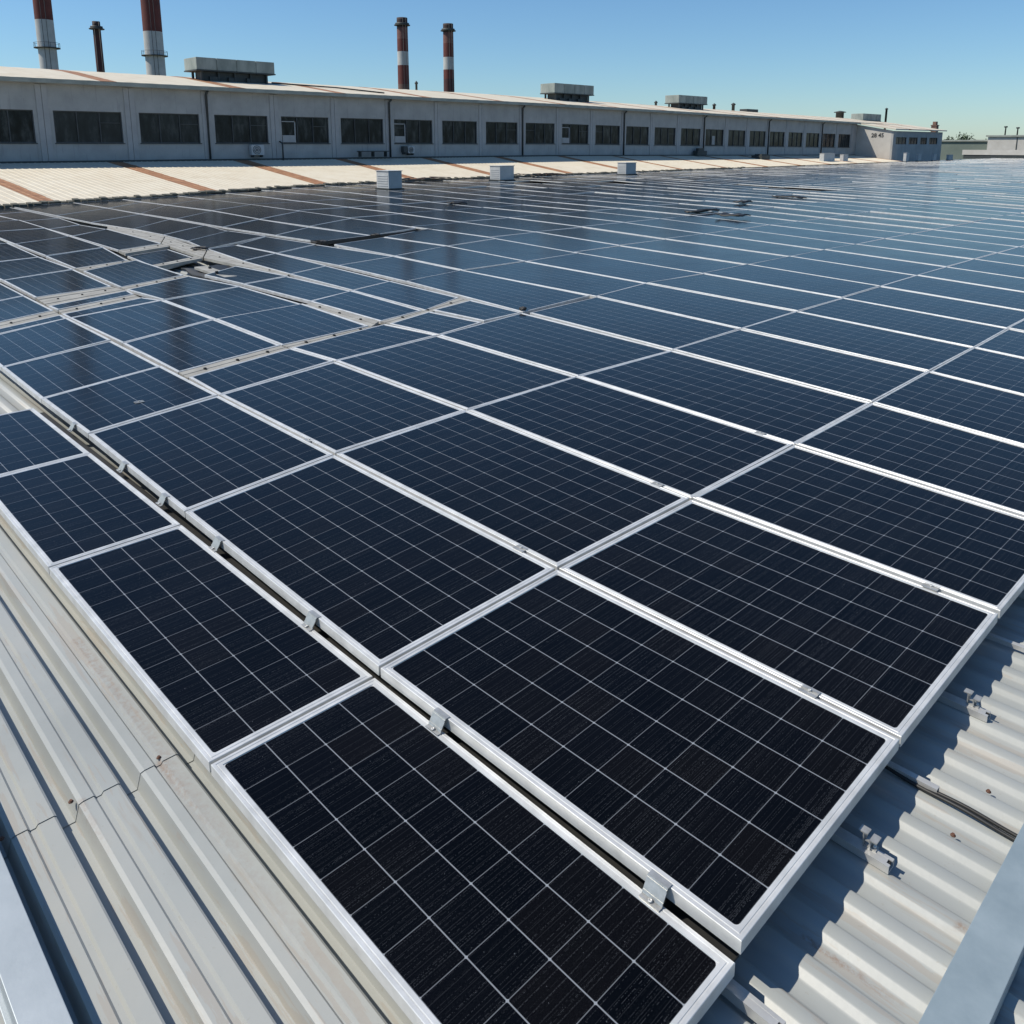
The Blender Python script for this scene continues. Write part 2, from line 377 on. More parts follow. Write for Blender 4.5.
# corner positions in metres of the panels in the first, irregular rows: (row, near-right, far-right, far-left, near-left)
QUADS = [
    (0, (-0.83, 0.93), (-0.83, 1.61), (-2.44, 1.61), (-2.44, 0.93)),
    (0, (-2.44, 0.93), (-2.44, 1.61), (-4.28, 1.61), (-4.27, 0.93)),
    (0, (-4.27, 0.93), (-4.28, 1.61), (-5.78, 1.61), (-5.75, 0.93)),
    (0, (-5.75, 0.93), (-5.78, 1.61), (-7.15, 1.61), (-7.15, 0.93)),
    (1, (-0.83, 1.62), (-0.84, 2.68), (-2.46, 2.68), (-2.42, 1.61)),
    (1, (-2.42, 1.61), (-2.46, 2.68), (-4.50, 2.72), (-4.33, 1.64)),
    (1, (-4.33, 1.64), (-4.50, 2.72), (-6.29, 2.75), (-6.05, 1.67)),
    (1, (-6.05, 1.67), (-6.29, 2.75), (-7.53, 2.77), (-7.19, 1.67)),
    (1, (-7.19, 1.67), (-7.53, 2.77), (-8.93, 2.80), (-8.52, 1.69)),
    (1, (-8.52, 1.69), (-8.93, 2.80), (-10.47, 2.82), (-9.93, 1.71)),
    (1, (-9.93, 1.71), (-10.47, 2.82), (-10.78, 2.84), (-10.19, 1.70)),
    (1, (-10.52, 1.70), (-11.11, 2.85), (-12.53, 2.88), (-11.74, 1.59)),
    (1, (-11.74, 1.59), (-12.53, 2.88), (-14.65, 2.92), (-13.57, 1.58)),
    (2, (-0.84, 2.68), (-0.85, 3.79), (-2.47, 3.83), (-2.46, 2.68)),
    (2, (-2.46, 2.68), (-2.47, 3.83), (-4.60, 3.96), (-4.50, 2.72)),
    (2, (-4.50, 2.72), (-4.60, 3.96), (-6.57, 4.02), (-6.29, 2.75)),
    (2, (-6.29, 2.75), (-6.57, 4.02), (-7.32, 3.98), (-7.00, 2.79)),
    (2, (-7.22, 2.79), (-7.50, 3.97), (-9.21, 4.04), (-8.72, 2.83)),
    (2, (-8.72, 2.83), (-9.21, 4.04), (-10.85, 4.08), (-10.46, 2.83)),
    (2, (-10.46, 2.83), (-10.85, 4.08), (-11.26, 3.97), (-10.77, 2.84)),
    (2, (-11.09, 2.88), (-11.57, 3.98), (-11.96, 4.03), (-11.45, 2.87)),
    (2, (-12.26, 2.93), (-12.47, 3.99), (-14.65, 4.12), (-14.19, 2.98)),
    (2, (-14.19, 2.98), (-14.65, 4.12), (-16.69, 4.15), (-16.41, 2.97)),
    (2, (-16.41, 2.97), (-16.69, 4.15), (-19.58, 4.31), (-19.20, 3.02)),
    (3, (-0.85, 3.79), (-0.85, 4.93), (-2.48, 5.08), (-2.47, 3.83)),
    (3, (-2.47, 3.83), (-2.48, 5.08), (-4.63, 5.28), (-4.60, 3.96)),
    (3, (-4.60, 3.96), (-4.63, 5.28), (-6.74, 5.41), (-6.57, 4.02)),
    (3, (-6.57, 4.02), (-6.74, 5.41), (-7.59, 5.32), (-7.32, 3.98)),
    (3, (-7.50, 3.97), (-7.63, 5.13), (-9.32, 5.27), (-9.21, 4.04)),
    (3, (-9.21, 4.04), (-9.32, 5.27), (-11.17, 5.33), (-10.85, 4.08)),
    (3, (-10.85, 4.08), (-11.17, 5.33), (-12.60, 5.19), (-11.97, 4.02)),
    (3, (-12.30, 4.04), (-12.76, 5.16), (-15.05, 5.28), (-14.32, 4.16)),
    (3, (-14.77, 4.17), (-15.16, 5.16), (-17.46, 5.51), (-16.78, 4.26)),
    (3, (-16.78, 4.26), (-17.46, 5.51), (-20.14, 5.66), (-19.29, 4.35)),
    (3, (-19.29, 4.35), (-20.14, 5.66), (-22.52, 5.81), (-22.48, 4.48)),
    (3, (-22.48, 4.48), (-22.52, 5.81), (-25.45, 5.95), (-25.22, 4.52)),
    (4, (-0.85, 4.93), (-0.85, 6.08), (-2.50, 6.39), (-2.48, 5.08)),
    (4, (-2.48, 5.08), (-2.50, 6.39), (-4.60, 6.67), (-4.63, 5.28)),
    (4, (-4.63, 5.28), (-4.60, 6.67), (-6.99, 6.93), (-6.74, 5.41)),
    (4, (-6.74, 5.41), (-6.92, 6.21), (-7.83, 6.16), (-7.58, 5.37)),
    (4, (-6.93, 6.24), (-6.99, 6.93), (-8.05, 7.03), (-7.85, 6.22)),
    (4, (-7.77, 5.38), (-7.92, 6.11), (-9.72, 6.27), (-9.44, 5.44)),
    (4, (-9.44, 5.44), (-9.72, 6.27), (-11.54, 6.29), (-11.31, 5.43)),
    (4, (-11.31, 5.43), (-11.54, 6.29), (-13.11, 6.21), (-12.54, 5.39)),
    (4, (-16.77, 5.54), (-17.27, 6.57), (-21.22, 6.80), (-20.11, 5.69)),
    (4, (-20.11, 5.69), (-21.22, 6.80), (-22.92, 6.71), (-22.22, 5.77)),
    (4, (-22.22, 5.77), (-22.92, 6.71), (-25.38, 6.93), (-25.11, 5.87)),
    (4, (-25.11, 5.87), (-25.38, 6.93), (-28.53, 6.97), (-28.26, 5.90)),
    (5, (-7.92, 6.15), (-8.28, 7.01), (-10.03, 7.16), (-9.77, 6.30)),
    (5, (-9.77, 6.30), (-10.03, 7.16), (-12.11, 7.34), (-11.70, 6.41)),
    (5, (-11.70, 6.41), (-12.11, 7.34), (-14.21, 7.53), (-13.63, 6.56)),
    (5, (-13.63, 6.56), (-14.21, 7.53), (-15.94, 7.57), (-15.71, 6.85)),
    (5, (-15.74, 6.83), (-17.08, 8.83), (-18.72, 8.71), (-17.34, 7.14)),
    (5, (-17.34, 7.14), (-18.72, 8.71), (-20.55, 8.96), (-18.90, 7.25)),
    (5, (-18.90, 7.25), (-20.55, 8.96), (-22.92, 9.01), (-20.78, 7.26)),
    (5, (-20.78, 7.26), (-22.92, 9.01), (-25.22, 9.05), (-23.38, 7.10)),
    (5, (-23.38, 7.10), (-25.22, 9.05), (-28.37, 9.19), (-26.35, 7.09)),
    (6, (-0.86, 6.08), (-0.87, 7.30), (-2.53, 7.69), (-2.50, 6.39)),
    (6, (-2.50, 6.39), (-2.53, 7.69), (-4.64, 8.03), (-4.60, 6.67)),
    (6, (-4.60, 6.67), (-4.64, 8.03), (-7.02, 8.40), (-6.89, 6.95)),
    (6, (-6.99, 6.93), (-7.16, 8.40), (-10.13, 8.65), (-9.88, 7.31)),
    (6, (-9.88, 7.31), (-10.13, 8.65), (-12.31, 8.88), (-12.03, 7.50)),
    (6, (-12.03, 7.50), (-12.31, 8.88), (-14.96, 8.83), (-14.21, 7.53)),
    (6, (-14.21, 7.53), (-14.96, 8.83), (-16.99, 8.78), (-15.94, 7.57)),
    (7, (-0.87, 7.30), (-0.88, 8.55), (-2.55, 8.97), (-2.53, 7.69)),
    (7, (-2.53, 7.69), (-2.55, 8.97), (-4.68, 9.41), (-4.64, 8.03)),
    (7, (-4.64, 8.03), (-4.68, 9.41), (-7.25, 9.77), (-7.07, 8.41)),
    (7, (-7.07, 8.41), (-7.25, 9.77), (-10.15, 10.15), (-10.13, 8.65)),
    (7, (-10.13, 8.65), (-10.15, 10.15), (-12.82, 10.56), (-12.31, 8.88)),
    (7, (-12.31, 8.88), (-12.82, 10.56), (-15.07, 10.61), (-14.63, 9.05)),
    (7, (-15.33, 9.10), (-15.63, 10.62), (-18.25, 10.60), (-17.13, 9.07)),
    (7, (-17.13, 9.07), (-18.25, 10.60), (-21.21, 10.78), (-19.75, 9.04)),
    (7, (-19.75, 9.04), (-21.21, 10.78), (-24.83, 11.08), (-22.80, 9.13)),
    (7, (-22.80, 9.13), (-24.83, 11.08), (-28.41, 11.11), (-25.40, 9.12)),
    (7, (-25.40, 9.12), (-28.41, 11.11), (-30.54, 11.07), (-28.37, 9.19)),
    (8, (-0.88, 8.55), (-0.90, 9.75), (-2.58, 10.21), (-2.55, 8.97)),
    (8, (-2.55, 8.97), (-2.58, 10.21), (-4.69, 10.72), (-4.68, 9.41)),
    (8, (-4.68, 9.41), (-4.69, 10.72), (-7.16, 11.19), (-7.25, 9.77)),
    (8, (-7.25, 9.77), (-7.16, 11.19), (-10.23, 11.65), (-10.15, 10.15)),
    (8, (-10.15, 10.15), (-10.23, 11.65), (-13.11, 12.21), (-12.82, 10.56)),
    (8, (-12.82, 10.56), (-13.11, 12.21), (-15.78, 12.44), (-15.07, 10.61)),
    (8, (-15.63, 10.62), (-16.29, 12.44), (-19.70, 12.80), (-18.47, 10.73)),
    (8, (-18.47, 10.73), (-19.70, 12.80), (-22.93, 13.04), (-21.21, 10.78)),
    (8, (-21.21, 10.78), (-22.93, 13.04), (-26.62, 13.31), (-25.02, 11.16)),
    (8, (-25.02, 11.16), (-26.62, 13.31), (-30.60, 13.41), (-28.41, 11.11)),
    (5, (-26.35, 7.09), (-28.37, 9.19), (-31.90, 9.20), (-31.20, 7.12)),
    (4, (-28.26, 5.90), (-28.53, 6.97), (-31.10, 7.00), (-31.00, 5.90)),
    (7, (-28.37, 9.19), (-30.54, 11.07), (-32.50, 11.10), (-31.90, 9.20)),
    (8, (-28.41, 11.11), (-30.60, 13.41), (-33.10, 13.45), (-32.60, 11.10)),
    (3, (-25.22, 4.52), (-25.45, 5.95), (-28.20, 5.90), (-28.10, 4.60)),
]

# ------------------------------------------------------------------ ground and the lower hall's deck
def xb(y):
    """x of the array's far edge, where the sloping cream roof begins"""
    k = [(-20, -30.2), (6.8, -31.0), (9, -32.2), (12.4, -33.2), (17.6, -35.2), (21, -36.6), (27, -37.6), (31.6, -38.2), (45, -38.3), (66, -38.8), (104, -40.0), (150, -42.0)]
    for (a, xa), (b, xc) in zip(k, k[1:]):
        if y <= b: return xa + (xc - xa) * (y - a) / (b - a)
    return k[-1][1]

g = MB(); g.face([(-5000, -3000, -8), (4000, -3000, -8), (4000, 6000, -8), (-5000, 6000, -8)])
tag(g.build("ground", M['ground']), kind='structure')

def deck_profile(y0, y1):
    """cross-section of the sheets along y: list of (y, z)"""
    pts = []; y = y0
    ZT = -0.15
    def trap(y):
        return [(y, -.060), (y + .050, -.060), (y + .066, -.004), (y + .080, 0), (y + .112, 0), (y + .120, -.010), (y + .136, -.010), (y + .144, 0), (y + .190, 0), (y + .1965, -.004), (y + .1985, -.059)]
    base = 0.526 - 0.2 * 40
    k = 0
    while True:
        ys = base + 0.2 * k
        if ys > 1.30: break
        if ys >= y0 - .2: pts += [(a, ZT + b) for a, b in trap(ys)]
        k += 1
    y = pts[-1][0] + 0.01
    p = 0.1385
    while y < y1:
        for fr, z in ((0, -.021), (.20, -.0208), (.27, -.018), (.36, -.003), (.41, -.0005), (.54, 0), (.68, -.0005), (.73, -.003), (.82, -.018), (.88, -.0208)):
            pts.append((y + fr * p, ZT + z))
        y += p
    return pts

hall = empty("lower_hall_roof", (0, 0, -0.15))
tag(hall, "pale weathered corrugated metal roof that carries the solar panels", "roof")
SEAM = -2.69
def deck_mesh(name, x0, x1, y0, y1, lift=0.0, nx=1):
    mb = MB(); P = deck_profile(y0, y1)
    xs = [x0 + (x1 - x0) * i / nx for i in range(nx + 1)]
    for x in xs: mb.v += [(x, y, z + lift + .15) for y, z in P]
    n = len(P)
    for i in range(nx):
        for k in range(n - 1):
            mb.f.append((i * n + k, (i + 1) * n + k, (i + 1) * n + k + 1, i * n + k + 1)); mb.m.append(0); mb.sm.append(P[k][0] > 1.4)
    return mb.build(name, M['deck'], hall)
deck_mesh("roof_sheet", SEAM - .10, 4.0, -2.5, 32, 0.0, 2)
us = deck_mesh("roof_sheet", -44.5, SEAM, -2.5, 32, 0.0018, 6)
so = us.modifiers.new("thickness", 'SOLIDIFY'); so.thickness = 0.0015; so.offset = 1
fl = MB(); fl.box(-44.5, 4.0, 32.02, 150, -.30, -.02); fl.box(-44.5, 4.0, -12, -2.52, -.30, -.05)
fl.build("flat_deck", M['deck'], hall)
wl = MB(); wl.box(-44.3, 3.9, -11.9, 149.9, -7.9, -.32); wl.build("wall", M['wall'], hall)
# overlap screws with their rust
for x, y, z in ((-2.715, .575, .002), (-2.715, .865, .002), (-2.705, .37, .002), (-0.62, 2.55, .0), (-0.60, 2.83, 0.0)):
    s = MB(); s.lathe((x, y, z), [(.0085, 0), (.0085, .002), (.005, .003), (.005, .0075)], 8, [0, 0, 0, 0])
    s.build("screw", simple("rusty_screw", (0.16, 0.07, 0.04), (0.06, 0.03, 0.02), rough=0.8, scale=80) if "rusty_screw" not in bpy.data.materials else bpy.data.materials["rusty_screw"], hall)

# sloping cream roof between the array and the factory wall
def bz(y): return -0.0075 * max(0.0, y - 50)
slope = empty("sloping_roof", (-40, 40, 0.1))
tag(slope, "cream corrugated roof with rust brown stripes sloping up to the grey factory wall", "roof")
mb = MB()
y = -20.0; 
P = []
while y < 104.7:
    p = .30
    for fr, z in ((0, 0), (.40, 0), (.48, .014), (.62, .014), (.70, 0)): P.append((y + fr * p, z))
    y += p
n = len(P)
for (yy, z) in P:
    mb.v.append((xb(yy) , yy, 0.05 + z)); mb.v.append((-46.02, yy, 1.15 + bz(yy) + z))
for k in range(n - 1):
    mb.f.append((2 * k, 2 * k + 1, 2 * k + 3, 2 * k + 2)); mb.m.append(0); mb.sm.append(False)
fn = lambda p: (p[0] + 40, p[1] - 40, p[2] - 0.1)
mb.build("roof_sheet", M['cream'], slope, fn=fn)
# ragged dark flashing tiles along the lower edge
ed = MB(); y = -4.0
while y < 66:
    w_ = rnd.uniform(.16, .30); h = rnd.uniform(.015, .085)
    x = xb(y + w_ / 2)
    ed.obox((x + .05 + rnd.uniform(-.04, .06), y + w_ / 2, 0.02 + h / 2), (.10, 0.01, -.02), (0.005, w_ * .44, 0), (0, 0, h / 2 + .01))
    y += w_ + rnd.uniform(0, .05)
ed.build("edge_flashing", simple("mossy_edge", (0.16, 0.15, 0.12), (0.05, 0.055, 0.045), rough=0.9, scale=5), slope, fn=fn)

# ------------------------------------------------------------------ solar panels
def quad_pt(q, u, v):
    """q: br, tr, tl, bl; u 0 at the right ... 1 at the left, v 0 near ... 1 far"""
    br, tr, tl, bl = q
    a = (br[0] + (bl[0] - br[0]) * u, br[1] + (bl[1] - br[1]) * u)
    b = (tr[0] + (tl[0] - tr[0]) * u, tr[1] + (tl[1] - tr[1]) * u)
    return (a[0] + (b[0] - a[0]) * v, a[1] + (b[1] - a[1]) * v)

def qlen(a, b): return math.hypot(a[0] - b[0], a[1] - b[1])

def panel_shapes(q, zc, detail, gapx=.007, gapy=.008, th=.042, wx=.030, wy=.030):
    """returns (frame MB, glass verts/faces/uv); q in world metres, zc = corner heights br,tr,tl,bl"""
    br, tr, tl, bl = q
    L = (qlen(br, bl) + qlen(tr, tl)) / 2; W = (qlen(br, tr) + qlen(bl, tl)) / 2
    def pt(du, dv, dz=0.0):   # du: metres from the right edge (negative = from the left), dv: from near / far
        u = du / L if du >= 0 else 1 + du / L
        v = dv / W if dv >= 0 else 1 + dv / W
        x, y = quad_pt(q, u, v)
        z = (zc[0] * (1 - u) + zc[3] * u) * (1 - v) + (zc[1] * (1 - u) + zc[2] * u) * v
        return (x, y, z + dz)
    fr = MB()
    O = [pt(gapx, gapy), pt(gapx, -gapy), pt(-gapx, -gapy), pt(-gapx, gapy)]
    def ring(d, dz, e=None):
        e = d if e is None else e
        return [pt(gapx + d, gapy + e, dz), pt(gapx + d, -gapy - e, dz), pt(-gapx - d, -gapy - e, dz), pt(-gapx - d, gapy + e, dz)]
    rings = [ring(0, -th), ring(0, -.0015), ring(.0015, 0)]
    if detail: rings += [ring(.011, 0), ring(.0125, -.0018), ring(.015, -.0018), ring(.0165, 0)]
    rings += [ring(wx - .0015, 0, wy - .0015), ring(wx, -.0035, wy)]
    for a, b in zip(rings, rings[1:]):
        for k in range(4):
            k2 = (k + 1) % 4
            fr.face([a[k], a[k2], b[k2], b[k]])
    # under-face so that nothing shows through from the side
    fr.face([rings[0][3], rings[0][2], rings[0][1], rings[0][0]])
    if detail:   # rounded white corners of the backsheet
        R = .016
        for (su, sv) in ((1, 1), (1, -1), (-1, -1), (-1, 1)):
            c = pt(su * (gapx + wx - .002), sv * (gapy + wy - .002), -.0028)
            arc = []
            for i in range(5):
                a = math.pi / 2 * i / 4
                arc.append(pt(su * (gapx + wx + R * (1 - math.sin(a))), sv * (gapy + wy + R * (1 - math.cos(a))), -.0028))
            fr.face([c] + arc)
    n = 4 if detail else 1
    V = []; F = []; UV = []
    nu = max(2, round(L / .166)); nv = max(2, round(W / .182))
    if L < .6: nu = max(2, round(L / .15))
    m0 = gapx + wx; m1 = gapy + wy; mg = .006 if detail else 0.0
    for j in range(n + 1):
        for i in range(n + 1):
            u = m0 / L + (1 - 2 * m0 / L) * i / n; v = m1 / W + (1 - 2 * m1 / W) * j / n
            x, y = quad_pt(q, u, v)
            z = (zc[0] * (1 - u) + zc[3] * u) * (1 - v) + (zc[1] * (1 - u) + zc[2] * u) * v
            V.append((x, y, z - .0035))
            UV.append((nu * i / n, nv * j / n))
    for j in range(n):
        for i in range(n):
            a = j * (n + 1) + i
            F.append((a, a + n + 1, a + n + 2, a + 1))
    return fr, V, F, UV

def glass_mesh(name, V, F, UV, off):
    me = bpy.data.meshes.new(name)
    me.from_pydata([(v[0] - off[0], v[1] - off[1], v[2] - off[2]) for v in V], [], F)
    ul = me.uv_layers.new(name="cells")
    for lp in me.loops: ul.data[lp.index].uv = UV[lp.vertex_index]
    me.materials.append(M['glass'])
    if me.polygons and me.polygons[0].normal.z < 0: me.flip_normals()
    return me

# rows behind the irregular ones: y of each line of frames at a few x, then a regular pitch
KX = [-.9, -2.5, -4.7, -7.2, -10.3, -13.1, -16.2, -20, -26, -31, -43]
LINES = {8: [9.75, 10.2, 10.72, 11.19, 11.65, 12.22, 12.45, 12.8, 13.2, 13.45, 13.6],
         9: [10.9, 11.4, 12.0, 12.6, 13.1, 13.75, 14.15, 14.7, 15.3, 15.7, 16.0],
         10: [12.2, 12.72, 13.4, 14.08, 14.75, 15.45, 16.0, 16.5, 17.2, 17.9, 18.3],
         11: [13.5, 14.0, 14.7, 15.45, 16.3, 17.2, 17.7, 18.1, 18.95, 19.8, 20.4],
         12: [14.8, 15.3, 16.1, 16.85, 17.85, 18.8, 19.4, 19.9, 20.8, 21.9, 22.6],
         13: [16.0, 16.55, 17.42, 18.35, 19.3, 20.3, 21.0, 21.6, 22.7, 23.9, 24.8]}
PITCH = [1.3, 1.32, 1.38, 1.42, 1.5, 1.58, 1.63, 1.7, 1.85, 2.0, 2.1]
NROWS = 88
for k in range(14, NROWS + 1):
    LINES[k] = [LINES[k - 1][i] + (PITCH[i] if k <= 20 else 1.45 + .1 * (i / 10)) for i in range(11)]
def line_y(k, x):
    T = LINES[k]
    for i in range(10):
        if x >= KX[i + 1] or i == 9:
            t = (x - KX[i]) / (KX[i + 1] - KX[i]); return T[i] + (T[i + 1] - T[i]) * t
COLX = [-.9, -2.6, -4.72, -7.22, -10.3, -13.2, -16.3, -19.6, -22.9, -26.5, -30.0, -33.4, -36.8, -40.2, -43.6]
DRIFT = [0, 0, -.03, .0, -.25, -.4, -.5, -.5, -.5, -.5, -.5, -.5, -.5, -.5, -.5]

def cam_project(p):
    v = Vector(p) - Vector((0, 0, EYE))
    fw = Vector((-math.sin(azim) * math.cos(pitch), math.cos(azim) * math.cos(pitch), -math.sin(pitch)))
    r = Vector((math.cos(azim), math.sin(azim), 0)); up = r.cross(fw)
    z = v.dot(fw)
    if z < .1: return None
    return 512 + FOC * v.dot(r) / z, CY - FOC * v.dot(up) / z

specs = []   # (row, q, zc, special)
for r, br, tr, tl, bl in QUADS:
    z0 = -.045 if r == 0 else 0.0
    t = rnd.uniform
    if r <= 1 and br[0] > -5: zc = [z0] * 4
    else:
        a, b = t(-.006, .006), t(-.006, .006); zc = [z0 + a + t(-.002, .002), z0 + b + t(-.002, .002), z0 + b + t(-.003, .003), z0 + a + t(-.003, .003)]
    specs.append([r, (br, tr, tl, bl), zc])
# the panel that has sunk between its neighbours
specs.append([4, ((-14.1, 5.30), (-14.85, 6.30), (-16.6, 6.45), (-16.2, 5.50)), [-.07, -.06, -.05, -.06]])
SUNK = specs[-1]
missing = set()
rr2 = random.Random(5)
for k in range(8, NROWS):
    for c in range(len(COLX) - 1):
        def X(i):
            y = line_y(k, COLX[i]); f = min(1.0, max(0.0, (y - 9) / 6))
            return COLX[i] + DRIFT[i] * f
        xr, xl = X(c), X(c + 1)
        edge_x = xb(line_y(k, (xr + xl) / 2)) + .25
        if xr < edge_x + .7: break
        if xl < edge_x: xl = edge_x
        far = (line_y(k, xr) > 24)
        j = .03 if far else .0
        q = tuple((x, line_y(kk, x) + rr2.uniform(-j, j)) for x, kk in ((xr, k), (xr, k + 1), (xl, k + 1), (xl, k)))
        s = .008 if not far else .016
        a, b, d = rr2.uniform(-s, s), rr2.uniform(-s, s), rr2.uniform(-s, s) * .8
        zc = [a, b, b + d, a + d]
        if (k, c) in missing: continue
        if far and rr2.random() < .02: continue
        specs.append([k + 1, q, zc])

# size in the picture decides which panels are individuals
def area(s):
    P_ = [cam_project((x, y, 0)) for x, y in s[1]]
    if any(p is None for p in P_): return 0 if s[0] > 0 else 1
    xs = [min(1100, max(-80, p[0])) for p in P_]; ys = [min(1100, max(0, p[1])) for p in P_]
    if max(p[0] for p in P_) < 2 or min(p[0] for p in P_) > 1022: return 0
    A = 0
    for i in range(4): A += xs[i] * ys[(i + 1) % 4] - xs[(i + 1) % 4] * ys[i]
    return abs(A) / 2
for s in specs: s.append(area(s))
order = sorted([s for s in specs if s[3] > 0], key=lambda s: -s[3])
indiv = order[:296]
ids = set(id(s) for s in indiv)

ORD = ["first", "second", "third", "fourth", "fifth", "sixth", "seventh", "eighth", "ninth", "tenth", "eleventh", "twelfth", "thirteenth", "fourteenth", "fifteenth", "sixteenth", "seventeenth", "eighteenth", "nineteenth", "twentieth"]
def ordw(i):
    if i < 20: return ORD[i]
    tens = {2: "twenty", 3: "thirty", 4: "forty", 5: "fifty", 6: "sixty"}[(i + 1) // 10]
    u = (i + 1) % 10
    return tens + ("th" if False else "-" + ORD[u - 1]) if u else {3: "thirtieth", 4: "fortieth", 5: "fiftieth"}[(i + 1) // 10]
def FW(r): return {} if r <= 2 else dict(gapx=.004, wx=.024 if r < 5 else .017, wy=.034)
rows = {}
for s in indiv: rows.setdefault(s[0], []).append(s)
row_names = {}
for r in rows:
    if r <= 4: row_names[r] = "in %s row from front" % ordw(r)
    elif r == 5: row_names[r] = "in the short left-hand row behind row five"
    else: row_names[r] = "in %s full row from front" % ordw(r - 1)
for r, L_ in rows.items():
    L_.sort(key=lambda s: -(s[1][0][0] + s[1][3][0]) / 2)
    for i, s in enumerate(L_):
        q = s[1]
        big = "black" if r <= 3 else ("dark blue" if r <= 12 else "blue sky-reflecting")
        narrow = qlen(q[0], q[3]) < .6
        lab = "%s%s solar panel, %s from right %s" % ("narrow " if narrow else "", big, ordw(i), row_names[r])
        if s is SUNK: lab = "sunken dark blue solar panel lying lower than its neighbours beside pale roof strips"
        root = empty("solar_panel", ((q[0][0] + q[2][0]) / 2, (q[0][1] + q[2][1]) / 2, s[2][0] - .04))
        tag(root, lab, "solar panel", "solar panels of the array on the roof")
        near = s[3] > 1500
        fr, V, F, UV = panel_shapes(q, s[2], near, **FW(r))
        off = root.location
        fr.build("frame", M['frame'], root, fn=lambda p, o=off: (p[0] - o.x, p[1] - o.y, p[2] - o.z))
        link_mesh("cell_glass", glass_mesh("cell_glass", V, F, UV, off), root)
rest = [s for s in specs if id(s) not in ids]
FM = MB(); GV = []; GF = []; GUV = []
for s in rest:
    fr, V, F, UV = panel_shapes(s[1], s[2], False, **FW(s[0]))
    b = len(FM.v); FM.v += fr.v; FM.f += [tuple(i + b for i in f) for f in fr.f]; FM.m += fr.m; FM.sm += fr.sm
    b = len(GV); GV += V; GUV += UV; GF += [tuple(i + b for i in f) for f in F]
me = bpy.data.meshes.new("distant_solar_panels")
b = len(FM.v)
me.from_pydata(FM.v + GV, [], FM.f + [tuple(i + b for i in f) for f in GF])
me.materials.append(M['frame']); me.materials.append(M['glass'])
me.polygons.foreach_set("material_index", [0] * len(FM.f) + [1] * len(GF))
ul = me.uv_layers.new(name="cells")
for lp in me.loops:
    if lp.vertex_index >= b: ul.data[lp.index].uv = GUV[lp.vertex_index - b]
me.update()
far_panels = link_mesh("distant_solar_panels", me)
tag(far_panels, "far end of the array where blue panels merge into thin bright lines", "solar panels", kind="stuff")
print("panels:", len(specs), "individual:", len(indiv), "smallest area", indiv[-1][3])

# ------------------------------------------------------------------ rails, clamps, hooks, cables
def rail(label, x0, x1, y, zt, w=.036, h=.045):
    r = empty("mounting_rail", (x1, y, zt - h)); tag(r, label, "rail", "rails carrying the panels")
    m = MB(); t = .004; l = x0 - x1
    m.box(l, 0, -w / 2, -w / 2 + t, 0, h); m.box(l, 0, w / 2 - t, w / 2, 0, h); m.box(l, 0, -w / 2 + t, w / 2 - t, 0, t)
    m.box(l, 0, -w / 2 + t, -w / 2 + t + .008, h - t, h); m.box(l, 0, w / 2 - t - .008, w / 2 - t, h - t, h)
    m.box(l, -.012, -w / 2 + t + .008, w / 2 - t - .008, h - t - .001, h - .0005)
    m.build("channel", M['rail'], r)
    c = MB(); c.box(-.0115, -.006, -w / 2 + t, w / 2 - t, t, h - t - .002); c.build("end_shade_plug", M['rubber'], r)  # black plug stands in for the shade inside the hollow channel
    return r
rail("pale rail end poking out between the lowest strip and the nearest big panel", -1.2, -.70, 1.60, -.118, .034, .03)
rail("thin rail end sticking out where the first and second big panels meet", -12, -.715, 2.69, -.122, .024, .02)
rail("thin rail end sticking out where the second and third big panels meet", -14, -.74, 3.80, -.122, .024, .02)
rA = rail("open rail end with a bright hook under the middle of the nearest big panel", -6, -.705, 2.275, -.122, .042, .026)
rB = rail("open rail end with a bright hook under the middle of the second big panel", -6, -.715, 3.22, -.122, .042, .026)
rail("rail hidden in the shadow under the third big panel's edge", -6, -.76, 4.30, -.112, .04, .034)
for y, lab in ((2.29, "small bright end hook standing on the rail beside the nearest big panel"), (3.235, "small bright end hook standing on the rail beside the second big panel")):
    h = empty("end_hook", (-.776, y, -.122)); tag(h, lab, "hook", "end hooks at the array edge")
    m = MB()
    m.box(-.020, .022, -.012, .012, 0, .004); m.box(-.020, -.016, -.014, .014, .004, .044); m.box(-.034, -.006, -.014, .014, .044, .048)
    m.box(.002, .006, -.018, .018, .004, .036); m.box(.006, .024, -.018, .018, .032, .036); m.box(-.014, .002, -.010, .010, .018, .022)
    m.build("bracket", M['clamp'], h)
    m = MB(); m.lathe((.013, 0, .004), [(.0065, 0), (.0065, .007), (.004, .008), (.004, .013)], 6); m.build("bolt", M['rail'], h)

